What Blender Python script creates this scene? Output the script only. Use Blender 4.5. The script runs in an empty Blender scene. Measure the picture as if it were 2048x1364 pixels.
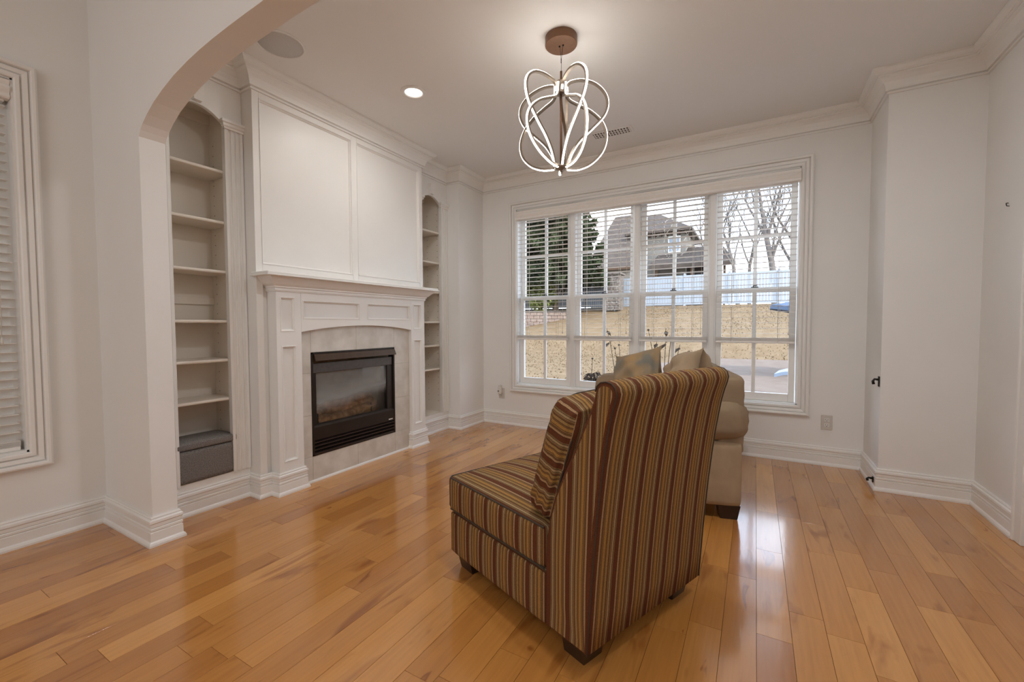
import bpy, bmesh, math, random
from mathutils import Vector, Matrix
R = math.radians
random.seed(7)
scene = bpy.context.scene
col = scene.collection

# ------------------------------------------------------------------ camera
cam_d = bpy.data.cameras.new('camera')
cam_d.sensor_width = 36.0
cam_d.lens = 856.0 / 2048.0 * 36.0
cam_d.clip_start = 0.05
cam_d.clip_end = 500
cam = bpy.data.objects.new('camera', cam_d)
col.objects.link(cam)
YAW, PITCH, ROLL = R(-29.641), R(2.182), R(-0.199)
fwd = Vector((math.sin(YAW) * math.cos(PITCH), math.cos(YAW) * math.cos(PITCH), -math.sin(PITCH)))
rt = Vector((math.cos(YAW), -math.sin(YAW), 0))
up = rt.cross(fwd)
r2 = rt * math.cos(ROLL) + up * math.sin(ROLL)
u2 = -rt * math.sin(ROLL) + up * math.cos(ROLL)
m = Matrix.Identity(4)
for i in range(3):
    m[i][0] = r2[i]; m[i][1] = u2[i]; m[i][2] = -fwd[i]
m[0][3], m[1][3], m[2][3] = 0, 0, 1.1167
cam.matrix_world = m
scene.camera = cam

# ------------------------------------------------------------------ world, sun, lights, exposure
vs = scene.view_settings
vs.view_transform = 'Standard'; vs.look = 'None'; vs.gamma = 1.0; vs.use_curve_mapping = False
vs.exposure = 0.46
scene.cycles.use_denoising = True
scene.cycles.max_bounces = 10
scene.cycles.diffuse_bounces = 6
scene.cycles.glossy_bounces = 4
scene.cycles.transparent_max_bounces = 24
scene.cycles.sample_clamp_indirect = 6.0
scene.cycles.caustics_reflective = False
scene.cycles.caustics_refractive = False

world = bpy.data.worlds.new('sky'); scene.world = world
world.use_nodes = True
nt = world.node_tree; nt.nodes.clear()
o_ = nt.nodes.new('ShaderNodeOutputWorld'); b_ = nt.nodes.new('ShaderNodeBackground')
tc = nt.nodes.new('ShaderNodeTexCoord'); sx = nt.nodes.new('ShaderNodeSeparateXYZ')
rp = nt.nodes.new('ShaderNodeValToRGB')
rp.color_ramp.elements[0].position = 0.0; rp.color_ramp.elements[0].color = (0.86, 0.92, 1.0, 1)
rp.color_ramp.elements[1].position = 0.6; rp.color_ramp.elements[1].color = (0.42, 0.60, 0.92, 1)
nz = nt.nodes.new('ShaderNodeTexNoise'); nz.inputs['Scale'].default_value = 3.0; nz.inputs['Detail'].default_value = 5
cr = nt.nodes.new('ShaderNodeValToRGB')
cr.color_ramp.elements[0].position = 0.45; cr.color_ramp.elements[1].position = 0.7
mx = nt.nodes.new('ShaderNodeMixRGB'); mx.inputs[2].default_value = (1.0, 1.0, 1.0, 1)
L = nt.links.new
L(tc.outputs['Generated'], sx.inputs[0]); L(sx.outputs['Z'], rp.inputs[0])
L(tc.outputs['Generated'], nz.inputs['Vector']); L(nz.outputs['Fac'], cr.inputs[0])
L(cr.outputs[0], mx.inputs[0]); L(rp.outputs[0], mx.inputs[1]); L(mx.outputs[0], b_.inputs[0])
b_.inputs[1].default_value = 4.3
L(b_.outputs[0], o_.inputs[0])

def area(name, loc, size, power, color, direction=(0, 0, -1), size_y=None, shape='SQUARE'):
    l = bpy.data.lights.new(name, 'AREA'); l.energy = power; l.color = color; l.shape = shape; l.size = size
    if size_y: l.shape = 'RECTANGLE'; l.size_y = size_y
    o = bpy.data.objects.new(name, l); col.objects.link(o); o.location = loc
    o.rotation_euler = Vector(direction).to_track_quat('-Z', 'Y').to_euler()
    return o
sun_d = bpy.data.lights.new('sun', 'SUN'); sun_d.energy = 3.8; sun_d.angle = R(0.6); sun_d.color = (1, 0.95, 0.87)
sun = bpy.data.objects.new('sun', sun_d); col.objects.link(sun)
sun.rotation_euler = Vector((-0.75, 0.32, -0.62)).to_track_quat('-Z', 'Y').to_euler()
# unseen fill panels added behind the camera to brighten both rooms
area('added_fill_overhead', (-1.0, -1.6, 3.27), 1.8, 15, (1.0, 0.98, 0.96))
area('added_fill_rear', (0.2, -4.45, 1.6), 4.2, 46, (0.86, 0.94, 1.0), direction=(0, 1, 0.02), size_y=2.0)  # cool fill panel on the rear wall, where no window is built

# ------------------------------------------------------------------ materials
def srgb(h):
    h = h.lstrip('#'); c = [int(h[i:i + 2], 16) / 255 for i in (0, 2, 4)]
    return tuple(x / 12.92 if x <= 0.04045 else ((x + 0.055) / 1.055) ** 2.4 for x in c) + (1,)
def mat(name, color, rough=0.5, metal=0.0, noise=0.0, nscale=40.0, bump=0.0, bscale=200.0, coat=0.0, emit=None, estr=0.0, spec=0.5, color2=None):
    m = bpy.data.materials.new(name); m.use_nodes = True
    n = m.node_tree.nodes; l = m.node_tree.links.new; p = n['Principled BSDF']
    c = color if len(color) == 4 else tuple(color) + (1,)
    p.inputs['Roughness'].default_value = rough; p.inputs['Metallic'].default_value = metal
    p.inputs['Specular IOR Level'].default_value = spec
    p.inputs['Coat Weight'].default_value = coat; p.inputs['Coat Roughness'].default_value = 0.1
    p.inputs['Base Color'].default_value = c
    t = n.new('ShaderNodeTexCoord')
    if noise or color2:
        tx = n.new('ShaderNodeTexNoise'); tx.inputs['Scale'].default_value = nscale; tx.inputs['Detail'].default_value = 4
        r = n.new('ShaderNodeValToRGB'); l(t.outputs['Object'], tx.inputs['Vector']); l(tx.outputs['Fac'], r.inputs[0])
        if color2:
            a, b = c, (color2 if len(color2) == 4 else tuple(color2) + (1,))
        else:
            a = tuple(min(1, x * (1 - noise)) for x in c[:3]) + (1,); b = tuple(min(1, x * (1 + noise)) for x in c[:3]) + (1,)
        r.color_ramp.elements[0].position = 0.32; r.color_ramp.elements[1].position = 0.68
        r.color_ramp.elements[0].color = a; r.color_ramp.elements[1].color = b
        l(r.outputs[0], p.inputs['Base Color'])
    if bump:
        tb = n.new('ShaderNodeTexNoise'); tb.inputs['Scale'].default_value = bscale; tb.inputs['Detail'].default_value = 3
        bp = n.new('ShaderNodeBump'); bp.inputs['Strength'].default_value = bump; bp.inputs['Distance'].default_value = 0.002
        l(t.outputs['Object'], tb.inputs['Vector']); l(tb.outputs['Fac'], bp.inputs['Height']); l(bp.outputs[0], p.inputs['Normal'])
    if emit:
        p.inputs['Emission Color'].default_value = tuple(emit) + (1,) if len(emit) == 3 else emit
        p.inputs['Emission Strength'].default_value = estr
    return m
M = {}
M['wall'] = mat('wall_paint', (0.80, 0.79, 0.765), 0.65, noise=0.012, nscale=3, bump=0.08, bscale=260)
M['ceil'] = mat('ceiling_paint', (0.80, 0.79, 0.775), 0.8, bump=0.06, bscale=220)
M['trim'] = mat('trim_paint', (0.80, 0.785, 0.755), 0.42, noise=0.01, nscale=5)
M['cab'] = mat('cabinet_paint', (0.79, 0.735, 0.655), 0.38, noise=0.015, nscale=6)
M['blind'] = mat('blind_white', (0.83, 0.80, 0.76), 0.4, noise=0.01)
M['cord'] = mat('cord_white', (0.75, 0.72, 0.66), 0.8, noise=0.03)
M['vinyl'] = mat('window_vinyl', (0.83, 0.81, 0.77), 0.35, noise=0.01)
M['black'] = mat('black_metal', (0.02, 0.017, 0.015), 0.35, metal=0.6, noise=0.1)
M['firemetal'] = mat('fireplace_bronze', (0.030, 0.022, 0.018), 0.30, metal=0.3, noise=0.12, nscale=12)
M['firebrown'] = mat('fireplace_hood', (0.085, 0.052, 0.032), 0.35, metal=0.5, noise=0.1)
M['fireplate'] = mat('fireplace_plate', (0.10, 0.09, 0.085), 0.4, metal=0.4, noise=0.1)
M['louver'] = mat('louver_edge', (0.045, 0.032, 0.027), 0.28, metal=0.3, noise=0.1)
M['firebrick'] = mat('firebox_lining', (0.58, 0.52, 0.43), 0.85, noise=0.15, nscale=14, bump=0.2, bscale=60)
M['soot'] = mat('firebox_soot', (0.115, 0.11, 0.105), 0.8, noise=0.12, nscale=9)
M['log'] = mat('ceramic_log', (0.78, 0.50, 0.27), 0.9, color2=(0.34, 0.19, 0.10), nscale=26, bump=0.8, bscale=45)
M['ember'] = mat('ember_bed', (0.66, 0.42, 0.20), 0.95, color2=(0.40, 0.22, 0.10), nscale=50, bump=0.6, bscale=120)
M['tile'] = mat('travertine', (0.56, 0.52, 0.46), 0.38, color2=(0.70, 0.665, 0.61), nscale=9, bump=0.05, bscale=60)
M['grout'] = mat('grout', (0.50, 0.46, 0.41), 0.9, noise=0.05)
M['subfloor'] = mat('dark_subfloor', (0.06, 0.03, 0.012), 0.9, noise=0.1)
M['greycloth'] = mat('grey_tweed', (0.12, 0.105, 0.095), 0.95, color2=(0.25, 0.235, 0.225), nscale=190, bump=0.5, bscale=350)
M['beige'] = mat('sofa_microfibre', (0.27, 0.195, 0.122), 0.9, noise=0.08, nscale=10, bump=0.15, bscale=300)
M['beige2'] = mat('sofa_cushion_cloth', (0.36, 0.265, 0.168), 0.9, noise=0.08, nscale=12, bump=0.15, bscale=300)
M['pillow'] = mat('patterned_pillow', (0.40, 0.255, 0.12), 0.85, color2=(0.20, 0.19, 0.155), nscale=9, bump=0.2, bscale=200)
M['darkwood'] = mat('dark_wood_leg', (0.022, 0.010, 0.006), 0.3, noise=0.15, nscale=20, coat=0.3)
M['piping'] = mat('dark_piping', (0.05, 0.035, 0.022), 0.8, noise=0.1)
M['bronze'] = mat('bronze_canopy', (0.17, 0.085, 0.045), 0.45, metal=0.5, noise=0.05, nscale=60)
M['champagne'] = mat('champagne_metal', (0.26, 0.21, 0.165), 0.4, metal=0.7, noise=0.05)
M['led'] = mat('led_diffuser', (0.9, 0.85, 0.78), 0.5, emit=(1.0, 0.95, 0.87), estr=12.0)
M['lampwhite'] = mat('lamp_lens', (0.9, 0.9, 0.88), 0.4, emit=(1.0, 0.97, 0.92), estr=3.0)
M['grille'] = mat('speaker_grille', (0.56, 0.545, 0.53), 0.75, noise=0.10, nscale=260)
M['plastic'] = mat('white_plastic', (0.72, 0.70, 0.66), 0.35, noise=0.01)
M['plate'] = mat('outlet_plate', (0.60, 0.56, 0.51), 0.4, noise=0.02)
M['slot'] = mat('dark_slot', (0.02, 0.018, 0.016), 0.6, noise=0.1)
M['brass'] = mat('vent_brown', (0.10, 0.07, 0.045), 0.6, noise=0.1)

def glass_mat():
    m = bpy.data.materials.new('window_glass'); m.use_nodes = True
    n = m.node_tree.nodes; l = m.node_tree.links.new; n.clear()
    o = n.new('ShaderNodeOutputMaterial'); t = n.new('ShaderNodeBsdfTransparent'); g = n.new('ShaderNodeBsdfGlossy')
    f = n.new('ShaderNodeFresnel'); x = n.new('ShaderNodeMixShader')
    t.inputs[0].default_value = (0.97, 0.985, 0.98, 1); g.inputs['Roughness'].default_value = 0.02; f.inputs['IOR'].default_value = 1.35
    l(f.outputs[0], x.inputs[0]); l(t.outputs[0], x.inputs[1]); l(g.outputs[0], x.inputs[2]); l(x.outputs[0], o.inputs[0])
    return m
M['glass'] = glass_mat()
def fireglass_mat():
    # hazy, smoke-stained glass: clear with a whitish film
    m = bpy.data.materials.new('fireplace_glass'); m.use_nodes = True
    n = m.node_tree.nodes; l = m.node_tree.links.new; n.clear()
    o = n.new('ShaderNodeOutputMaterial'); t = n.new('ShaderNodeBsdfTransparent'); g = n.new('ShaderNodeBsdfGlossy'); d = n.new('ShaderNodeBsdfDiffuse')
    f = n.new('ShaderNodeFresnel'); x = n.new('ShaderNodeMixShader'); y = n.new('ShaderNodeMixShader')
    tcn = n.new('ShaderNodeTexCoord'); ns = n.new('ShaderNodeTexNoise'); rr = n.new('ShaderNodeValToRGB')
    ns.inputs['Scale'].default_value = 3.2; ns.inputs['Detail'].default_value = 3
    sp = n.new('ShaderNodeSeparateXYZ'); l(tcn.outputs['Object'], sp.inputs[0])
    # residue: cleaner at the bottom left, film thick above a slanting line
    m1 = n.new('ShaderNodeMath'); m1.operation = 'MULTIPLY_ADD'; m1.inputs[1].default_value = -0.14; l(sp.outputs['Y'], m1.inputs[0]); l(sp.outputs['Z'], m1.inputs[2])
    m2 = n.new('ShaderNodeMath'); m2.operation = 'MULTIPLY_ADD'; m2.inputs[1].default_value = 0.10; l(ns.outputs['Fac'], m2.inputs[0]); l(m1.outputs[0], m2.inputs[2])
    e = rr.color_ramp.elements
    e[0].position = 0.235; e[0].color = (0.02, 0.02, 0.02, 1); e[1].position = 0.32; e[1].color = (0.42, 0.42, 0.42, 1)
    k = e.new(0.44); k.color = (0.24, 0.24, 0.24, 1)
    d.inputs[0].default_value = (0.56, 0.58, 0.58, 1)
    g.inputs['Roughness'].default_value = 0.06; f.inputs['IOR'].default_value = 1.45
    l(tcn.outputs['Object'], ns.inputs['Vector']); l(m2.outputs[0], rr.inputs[0]); l(rr.outputs[0], y.inputs[0])
    l(t.outputs[0], y.inputs[1]); l(d.outputs[0], y.inputs[2])
    l(f.outputs[0], x.inputs[0]); l(y.outputs[0], x.inputs[1]); l(g.outputs[0], x.inputs[2]); l(x.outputs[0], o.inputs[0])
    return m
M['fireglass'] = fireglass_mat()

def wood_mat():
    m = bpy.data.materials.new('maple_floor'); m.use_nodes = True
    n = m.node_tree.nodes; l = m.node_tree.links.new; p = n['Principled BSDF']
    t = n.new('ShaderNodeTexCoord'); a = n.new('ShaderNodeAttribute'); a.attribute_name = 'prnd'
    sc = n.new('ShaderNodeVectorMath'); sc.operation = 'MULTIPLY'; sc.inputs[1].default_value = (9.0, 2.0, 1.0)
    ad = n.new('ShaderNodeVectorMath'); ad.operation = 'ADD'
    mu = n.new('ShaderNodeVectorMath'); mu.operation = 'SCALE'; mu.inputs[0].default_value = (37.0, 71.0, 13.0)
    l(a.outputs['Fac'], mu.inputs['Scale'])
    l(t.outputs['Object'], sc.inputs[0]); l(sc.outputs[0], ad.inputs[0]); l(mu.outputs[0], ad.inputs[1])
    n1 = n.new('ShaderNodeTexNoise'); n1.inputs['Scale'].default_value = 1.1; n1.inputs['Detail'].default_value = 3; n1.inputs['Distortion'].default_value = 0.9
    l(ad.outputs[0], n1.inputs['Vector'])
    sc2 = n.new('ShaderNodeVectorMath'); sc2.operation = 'MULTIPLY'; sc2.inputs[1].default_value = (80.0, 4.0, 1.0)
    l(t.outputs['Object'], sc2.inputs[0])
    ad2 = n.new('ShaderNodeVectorMath'); ad2.operation = 'ADD'; l(sc2.outputs[0], ad2.inputs[0]); l(mu.outputs[0], ad2.inputs[1])
    n2 = n.new('ShaderNodeTexNoise'); n2.inputs['Scale'].default_value = 1.0; n2.inputs['Detail'].default_value = 4; l(ad2.outputs[0], n2.inputs['Vector'])
    # plank tone
    r1 = n.new('ShaderNodeValToRGB'); e = r1.color_ramp.elements
    e[0].position = 0.0; e[0].color = (0.405, 0.158, 0.032, 1); e[1].position = 1.0; e[1].color = (0.62, 0.295, 0.078, 1)
    k = e.new(0.25); k.color = (0.47, 0.200, 0.044, 1); k = e.new(0.8); k.color = (0.545, 0.245, 0.057, 1)
    l(a.outputs['Fac'], r1.inputs[0])
    r2 = n.new('ShaderNodeValToRGB'); e = r2.color_ramp.elements
    e[0].position = 0.26; e[0].color = (0.62, 0.50, 0.42, 1); e[1].position = 0.40; e[1].color = (1, 1, 1, 1)
    k = e.new(0.69); k.color = (1.0, 0.98, 0.95, 1); k = e.new(0.725); k.color = (0.56, 0.43, 0.35, 1); k = e.new(0.80); k.color = (0.92, 0.86, 0.8, 1)
    l(n1.outputs['Fac'], r2.inputs[0])
    m1 = n.new('ShaderNodeMixRGB'); m1.blend_type = 'MULTIPLY'; m1.inputs[0].default_value = 1.0
    l(r1.outputs[0], m1.inputs[1]); l(r2.outputs[0], m1.inputs[2])
    r3 = n.new('ShaderNodeValToRGB'); e = r3.color_ramp.elements
    e[0].position = 0.3; e[0].color = (0.91, 0.89, 0.87, 1); e[1].position = 0.65; e[1].color = (1.03, 1.03, 1.03, 1)
    l(n2.outputs['Fac'], r3.inputs[0])
    m2 = n.new('ShaderNodeMixRGB'); m2.blend_type = 'MULTIPLY'; m2.inputs[0].default_value = 1.0
    l(m1.outputs[0], m2.inputs[1]); l(r3.outputs[0], m2.inputs[2]); l(m2.outputs[0], p.inputs['Base Color'])
    p.inputs['Roughness'].default_value = 0.22
    p.inputs['Specular IOR Level'].default_value = 0.5
    p.inputs['Coat Weight'].default_value = 0.8; p.inputs['Coat Roughness'].default_value = 0.10
    nb = n.new('ShaderNodeTexNoise'); nb.inputs['Scale'].default_value = 9.0; nb.inputs['Detail'].default_value = 3
    l(ad.outputs[0], nb.inputs['Vector'])
    bp = n.new('ShaderNodeBump'); bp.inputs['Strength'].default_value = 0.05; bp.inputs['Distance'].default_value = 0.004
    l(nb.outputs['Fac'], bp.inputs['Height']); l(bp.outputs[0], p.inputs['Normal']); l(bp.outputs[0], p.inputs['Coat Normal'])
    return m
M['wood'] = wood_mat()

def stripe_mat(name, tint=1.0):
    m = bpy.data.materials.new(name); m.use_nodes = True
    n = m.node_tree.nodes; l = m.node_tree.links.new; p = n['Principled BSDF']
    uv = n.new('ShaderNodeUVMap'); uv.uv_map = 'stripe'
    sp = n.new('ShaderNodeSeparateXYZ'); l(uv.outputs[0], sp.inputs[0])
    dv = n.new('ShaderNodeMath'); dv.operation = 'DIVIDE'; dv.inputs[1].default_value = 0.099; l(sp.outputs['X'], dv.inputs[0])
    fr = n.new('ShaderNodeMath'); fr.operation = 'FRACT'; l(dv.outputs[0], fr.inputs[0])
    r = n.new('ShaderNodeValToRGB'); r.color_ramp.interpolation = 'CONSTANT'
    D = '#2c1f17'
    seq = [('#613822', .19), (D, .014), ('#a58663', .075), (D, .014), ('#7a5836', .035), (D, .014), ('#8a6a42', .045), (D, .014), ('#a17a44', .11), (D, .014),
           ('#7d5b3a', .04), (D, .014), ('#987a4c', .10), (D, .014), ('#6f4d31', .05), ('#8a6e4a', .045), (D, .014), ('#a38a66', .075), (D, .014), ('#7d6444', .05)]
    tot = sum(w for _, w in seq); pos = 0.0
    el = r.color_ramp.elements
    while len(el) > 1: el.remove(el[-1])
    for i, (c, w) in enumerate(seq):
        k = el[0] if i == 0 else el.new(pos / tot)
        k.position = pos / tot; k.color = srgb(c); pos += w
    l(fr.outputs[0], r.inputs[0])
    # weave
    t = n.new('ShaderNodeTexCoord'); ns = n.new('ShaderNodeTexNoise'); ns.inputs['Scale'].default_value = 420; l(t.outputs['Object'], ns.inputs['Vector'])
    rr = n.new('ShaderNodeValToRGB'); rr.color_ramp.elements[0].color = (0.72 * tint, 0.70 * tint, 0.68 * tint, 1); rr.color_ramp.elements[1].color = (1.28 * tint, 1.25 * tint, 1.2 * tint, 1)
    rr.color_ramp.elements[0].position = 0.3; rr.color_ramp.elements[1].position = 0.7; l(ns.outputs['Fac'], rr.inputs[0])
    mm = n.new('ShaderNodeMixRGB'); mm.blend_type = 'MULTIPLY'; mm.inputs[0].default_value = 1.0
    l(r.outputs[0], mm.inputs[1]); l(rr.outputs[0], mm.inputs[2]); l(mm.outputs[0], p.inputs['Base Color'])
    p.inputs['Roughness'].default_value = 0.92; p.inputs['Specular IOR Level'].default_value = 0.2
    p.inputs['Sheen Weight'].default_value = 0.0
    bp = n.new('ShaderNodeBump'); bp.inputs['Strength'].default_value = 0.35; bp.inputs['Distance'].default_value = 0.002
    l(ns.outputs['Fac'], bp.inputs['Height']); l(bp.outputs[0], p.inputs['Normal'])
    return m
M['stripe'] = stripe_mat('striped_fabric', 0.93)

# exterior
M['lawn'] = mat('dormant_lawn', (0.127, 0.083, 0.043), 1.0, color2=(0.167, 0.114, 0.065), nscale=2.2, bump=0.6, bscale=30)
M['grass'] = mat('dry_grass_blade', (0.156, 0.106, 0.058), 1.0, color2=(0.118, 0.077, 0.042), nscale=3)
M['patio'] = mat('patio_concrete', (0.131, 0.095, 0.072), 0.9, color2=(0.159, 0.121, 0.095), nscale=4, bump=0.2, bscale=80)
M['fence'] = mat('white_vinyl_fence', (0.251, 0.271, 0.295), 0.5, noise=0.02, nscale=1)
M['iron'] = mat('black_iron', (0.009, 0.011, 0.013), 0.5, noise=0.1)
M['stone'] = mat('rubble_stone', (0.082, 0.067, 0.058), 0.9, color2=(0.175, 0.145, 0.121), nscale=7, bump=0.8, bscale=10)
M['brick'] = mat('retaining_block', (0.164, 0.116, 0.092), 0.95, color2=(0.212, 0.164, 0.136), nscale=5, bump=0.4, bscale=30)
M['needle'] = mat('evergreen_needles', (0.015, 0.023, 0.009), 0.8, color2=(0.041, 0.051, 0.022), nscale=0.9)
M['leafy'] = mat('shrub_leaves', (0.072, 0.087, 0.022), 0.8, color2=(0.175, 0.184, 0.058), nscale=2)
M['bark'] = mat('tree_bark', (0.063, 0.046, 0.034), 0.95, color2=(0.096, 0.077, 0.060), nscale=6)
M['greybark'] = mat('bare_tree_bark', (0.107, 0.092, 0.082), 0.95, color2=(0.155, 0.136, 0.121), nscale=4)
M['roof'] = mat('grey_shingle', (0.064, 0.050, 0.040), 0.9, color2=(0.086, 0.069, 0.058), nscale=3)
M['stucco'] = mat('cream_stucco', (0.203, 0.187, 0.163), 0.9, noise=0.03)
M['housewood'] = mat('brown_timber', (0.096, 0.060, 0.039), 0.8, noise=0.1)
M['porchdark'] = mat('porch_shade_wall', (0.036, 0.029, 0.028), 0.9, noise=0.2, nscale=5)  # near-black wall colour stands in for the shadow under the porch roof
M['housepane'] = mat('house_window_pane', (0.169, 0.203, 0.242), 0.1, noise=0.05)
M['umbrella'] = mat('blue_canvas', (0.058, 0.082, 0.126), 0.8, noise=0.04)
M['paleblue'] = mat('pale_blue_plastic', (0.194, 0.237, 0.300), 0.4, noise=0.02)
M['dryplant'] = mat('dry_plant', (0.058, 0.043, 0.034), 0.95, color2=(0.112, 0.084, 0.063), nscale=30)
M['siding'] = mat('brick_outside', (0.160, 0.107, 0.082), 0.9, noise=0.15, nscale=8)

for k_ in ('lawn', 'grass', 'patio', 'fence', 'stone', 'brick', 'needle', 'leafy', 'bark', 'greybark', 'roof', 'stucco', 'housewood', 'porchdark', 'dryplant', 'siding', 'umbrella'):
    M[k_].node_tree.nodes['Principled BSDF'].inputs['Specular IOR Level'].default_value = 0.1

# ------------------------------------------------------------------ helpers
def link(o, parent=None):
    col.objects.link(o)
    if parent is not None: o.parent = parent
    return o
def tag(o, label=None, cat=None, group=None, kind=None):
    if label: o['label'] = label
    if cat: o['category'] = cat
    if group: o['group'] = group
    if kind: o['kind'] = kind
    return o
def empty(name, loc=(0, 0, 0), rz=0.0, parent=None):
    o = bpy.data.objects.new(name, None); o.empty_display_size = 0.1
    o.location = loc; o.rotation_euler = (0, 0, rz)
    return link(o, parent)
class MB:
    def __init__(s): s.v = []; s.f = []; s.sm = []; s.uv = []
    def add(s, v, f, smooth=False, uv=None):
        b = len(s.v); s.v += [tuple(p) for p in v]
        for i, q in enumerate(f):
            s.f.append([b + k for k in q]); s.sm.append(smooth)
            s.uv.append(uv[i] if uv else None)
        return s
    def box(s, lo, hi, ch=0.0):
        x0, y0, z0 = [min(a, b) for a, b in zip(lo, hi)]; x1, y1, z1 = [max(a, b) for a, b in zip(lo, hi)]
        if ch <= 0:
            v = [(x0, y0, z0), (x1, y0, z0), (x1, y1, z0), (x0, y1, z0), (x0, y0, z1), (x1, y0, z1), (x1, y1, z1), (x0, y1, z1)]
            return s.add(v, [(0, 3, 2, 1), (4, 5, 6, 7), (0, 1, 5, 4), (1, 2, 6, 5), (2, 3, 7, 6), (3, 0, 4, 7)])
        ch = min(ch, (x1 - x0) / 2.1, (y1 - y0) / 2.1, (z1 - z0) / 2.1)
        X, Y, Z = (x0, x1), (y0, y1), (z0, z1); sg = (1, -1)
        v = []; idx = {}
        for i in (0, 1):
            for j in (0, 1):
                for k in (0, 1):
                    c = (X[i], Y[j], Z[k]); d = (sg[i] * ch, sg[j] * ch, sg[k] * ch)
                    for a in range(3):
                        p = [c[t] + (0 if t == a else d[t]) for t in range(3)]
                        idx[i, j, k, a] = len(v); v.append(p)
        f = []
        for a in range(3):
            b, c = [(1, 2), (2, 0), (0, 1)][a]
            for e in (0, 1):
                q = []
                for (m_, n_) in ((0, 0), (1, 0), (1, 1), (0, 1)):
                    t = [0, 0, 0]; t[a] = e; t[b] = m_; t[c] = n_; q.append(idx[t[0], t[1], t[2], a])
                f.append(q if e else q[::-1])
        for a in range(3):          # edges parallel to axis a
            b, c = [(1, 2), (2, 0), (0, 1)][a]
            for m_ in (0, 1):
                for n_ in (0, 1):
                    def I(e, ax):
                        t = [0, 0, 0]; t[a] = e; t[b] = m_; t[c] = n_; return idx[t[0], t[1], t[2], ax]
                    q = [I(0, b), I(1, b), I(1, c), I(0, c)]
                    f.append(q if (m_ == n_) == False else q[::-1])
        for i in (0, 1):
            for j in (0, 1):
                for k in (0, 1):
                    q = [idx[i, j, k, 0], idx[i, j, k, 1], idx[i, j, k, 2]]
                    f.append(q if (i + j + k) % 2 else q[::-1])
        return s.add(v, f)
    def prism(s, pts, axis, a, b, smooth=False):
        """polygon pts (2-D) extruded along axis from a to b"""
        def P(p, t):
            return {'x': (t, p[0], p[1]), 'y': (p[0], t, p[1]), 'z': (p[0], p[1], t)}[axis]
        n = len(pts); v = [P(p, a) for p in pts] + [P(p, b) for p in pts]
        f = [list(range(n))[::-1], list(range(n, 2 * n))] + [[i, (i + 1) % n, n + (i + 1) % n, n + i] for i in range(n)]
        return s.add(v, f, smooth)
    def tube(s, pts, rad, seg=8, cap=True, smooth=True):
        pts = [Vector(p) for p in pts]; n = len(pts)
        rs = rad if hasattr(rad, '__len__') else [rad] * n
        t0 = (pts[1] - pts[0]).normalized(); nrm = t0.orthogonal().normalized()
        v = []; f = []; prev = t0
        for i, p in enumerate(pts):
            t = ((pts[min(i + 1, n - 1)] - pts[max(i - 1, 0)])).normalized()
            ax = prev.cross(t)
            if ax.length > 1e-6: nrm = Matrix.Rotation(prev.angle(t), 3, ax.normalized()) @ nrm
            prev = t; bn = t.cross(nrm).normalized()
            for k in range(seg):
                a = 2 * math.pi * k / seg
                v.append(p + (nrm * math.cos(a) + bn * math.sin(a)) * rs[i])
        for i in range(n - 1):
            for k in range(seg):
                f.append([i * seg + k, i * seg + (k + 1) % seg, (i + 1) * seg + (k + 1) % seg, (i + 1) * seg + k])
        if cap: f += [list(range(seg))[::-1], [(n - 1) * seg + k for k in range(seg)]]
        return s.add(v, f, smooth)
    def lathe(s, prof, c=(0, 0, 0), seg=24, smooth=True):
        """prof: list of (r, z)"""
        v = []; f = []; n = len(prof)
        for r, z in prof:
            for k in range(seg):
                a = 2 * math.pi * k / seg; v.append((c[0] + r * math.cos(a), c[1] + r * math.sin(a), c[2] + z))
        for i in range(n - 1):
            for k in range(seg):
                f.append([i * seg + k, i * seg + (k + 1) % seg, (i + 1) * seg + (k + 1) % seg, (i + 1) * seg + k])
        f += [list(range(seg))[::-1], [(n - 1) * seg + k for k in range(seg)]]
        return s.add(v, f, smooth)
    def sweep(s, prof, path, closed=False):
        """prof: (offset to the right of travel, z); path: (x, y) corners; mitred"""
        n = len(path); P_ = [Vector(p) for p in path]; v = []; f = []; k = len(prof)
        def nr(a, b):
            d = (b - a).normalized(); return Vector((d.y, -d.x))
        for i in range(n):
            if closed or 0 < i < n - 1:
                n1 = nr(P_[i - 1], P_[i]); n2 = nr(P_[i], P_[(i + 1) % n]); mm = (n1 + n2) / (1 + n1.dot(n2))
            elif i == 0: mm = nr(P_[0], P_[1])
            else: mm = nr(P_[-2], P_[-1])
            for o, z in prof: v.append((P_[i].x + mm.x * o, P_[i].y + mm.y * o, z))
        for i in range(n if closed else n - 1):
            j = (i + 1) % n
            for a in range(k):
                b = (a + 1) % k
                f.append([i * k + a, j * k + a, j * k + b, i * k + b])
        if not closed: f += [list(range(k)), [(n - 1) * k + a for a in range(k)][::-1]]
        return s.add(v, f)
    def mesh(s, name):
        me = bpy.data.meshes.new(name); me.from_pydata(s.v, [], s.f)
        me.polygons.foreach_set('use_smooth', s.sm)
        if any(u is not None for u in s.uv):
            ul = me.uv_layers.new(name='stripe'); li = 0
            for pi, p in enumerate(me.polygons):
                u = s.uv[pi]
                for kk, lidx in enumerate(p.loop_indices):
                    ul.data[lidx].uv = u[kk] if u else (0, 0)
        me.update(); return me
    def build(s, name, material, parent=None, fix=True):
        me = s.mesh(name)
        if fix:
            bm = bmesh.new(); bm.from_mesh(me); bmesh.ops.recalc_face_normals(bm, faces=bm.faces); bm.to_mesh(me); bm.free()
        me.materials.append(material)
        return link(bpy.data.objects.new(name, me), parent)
def box(name, lo, hi, material, parent=None, ch=0.0):
    return MB().box(lo, hi, ch).build(name, M[material] if isinstance(material, str) else material, parent)

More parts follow.
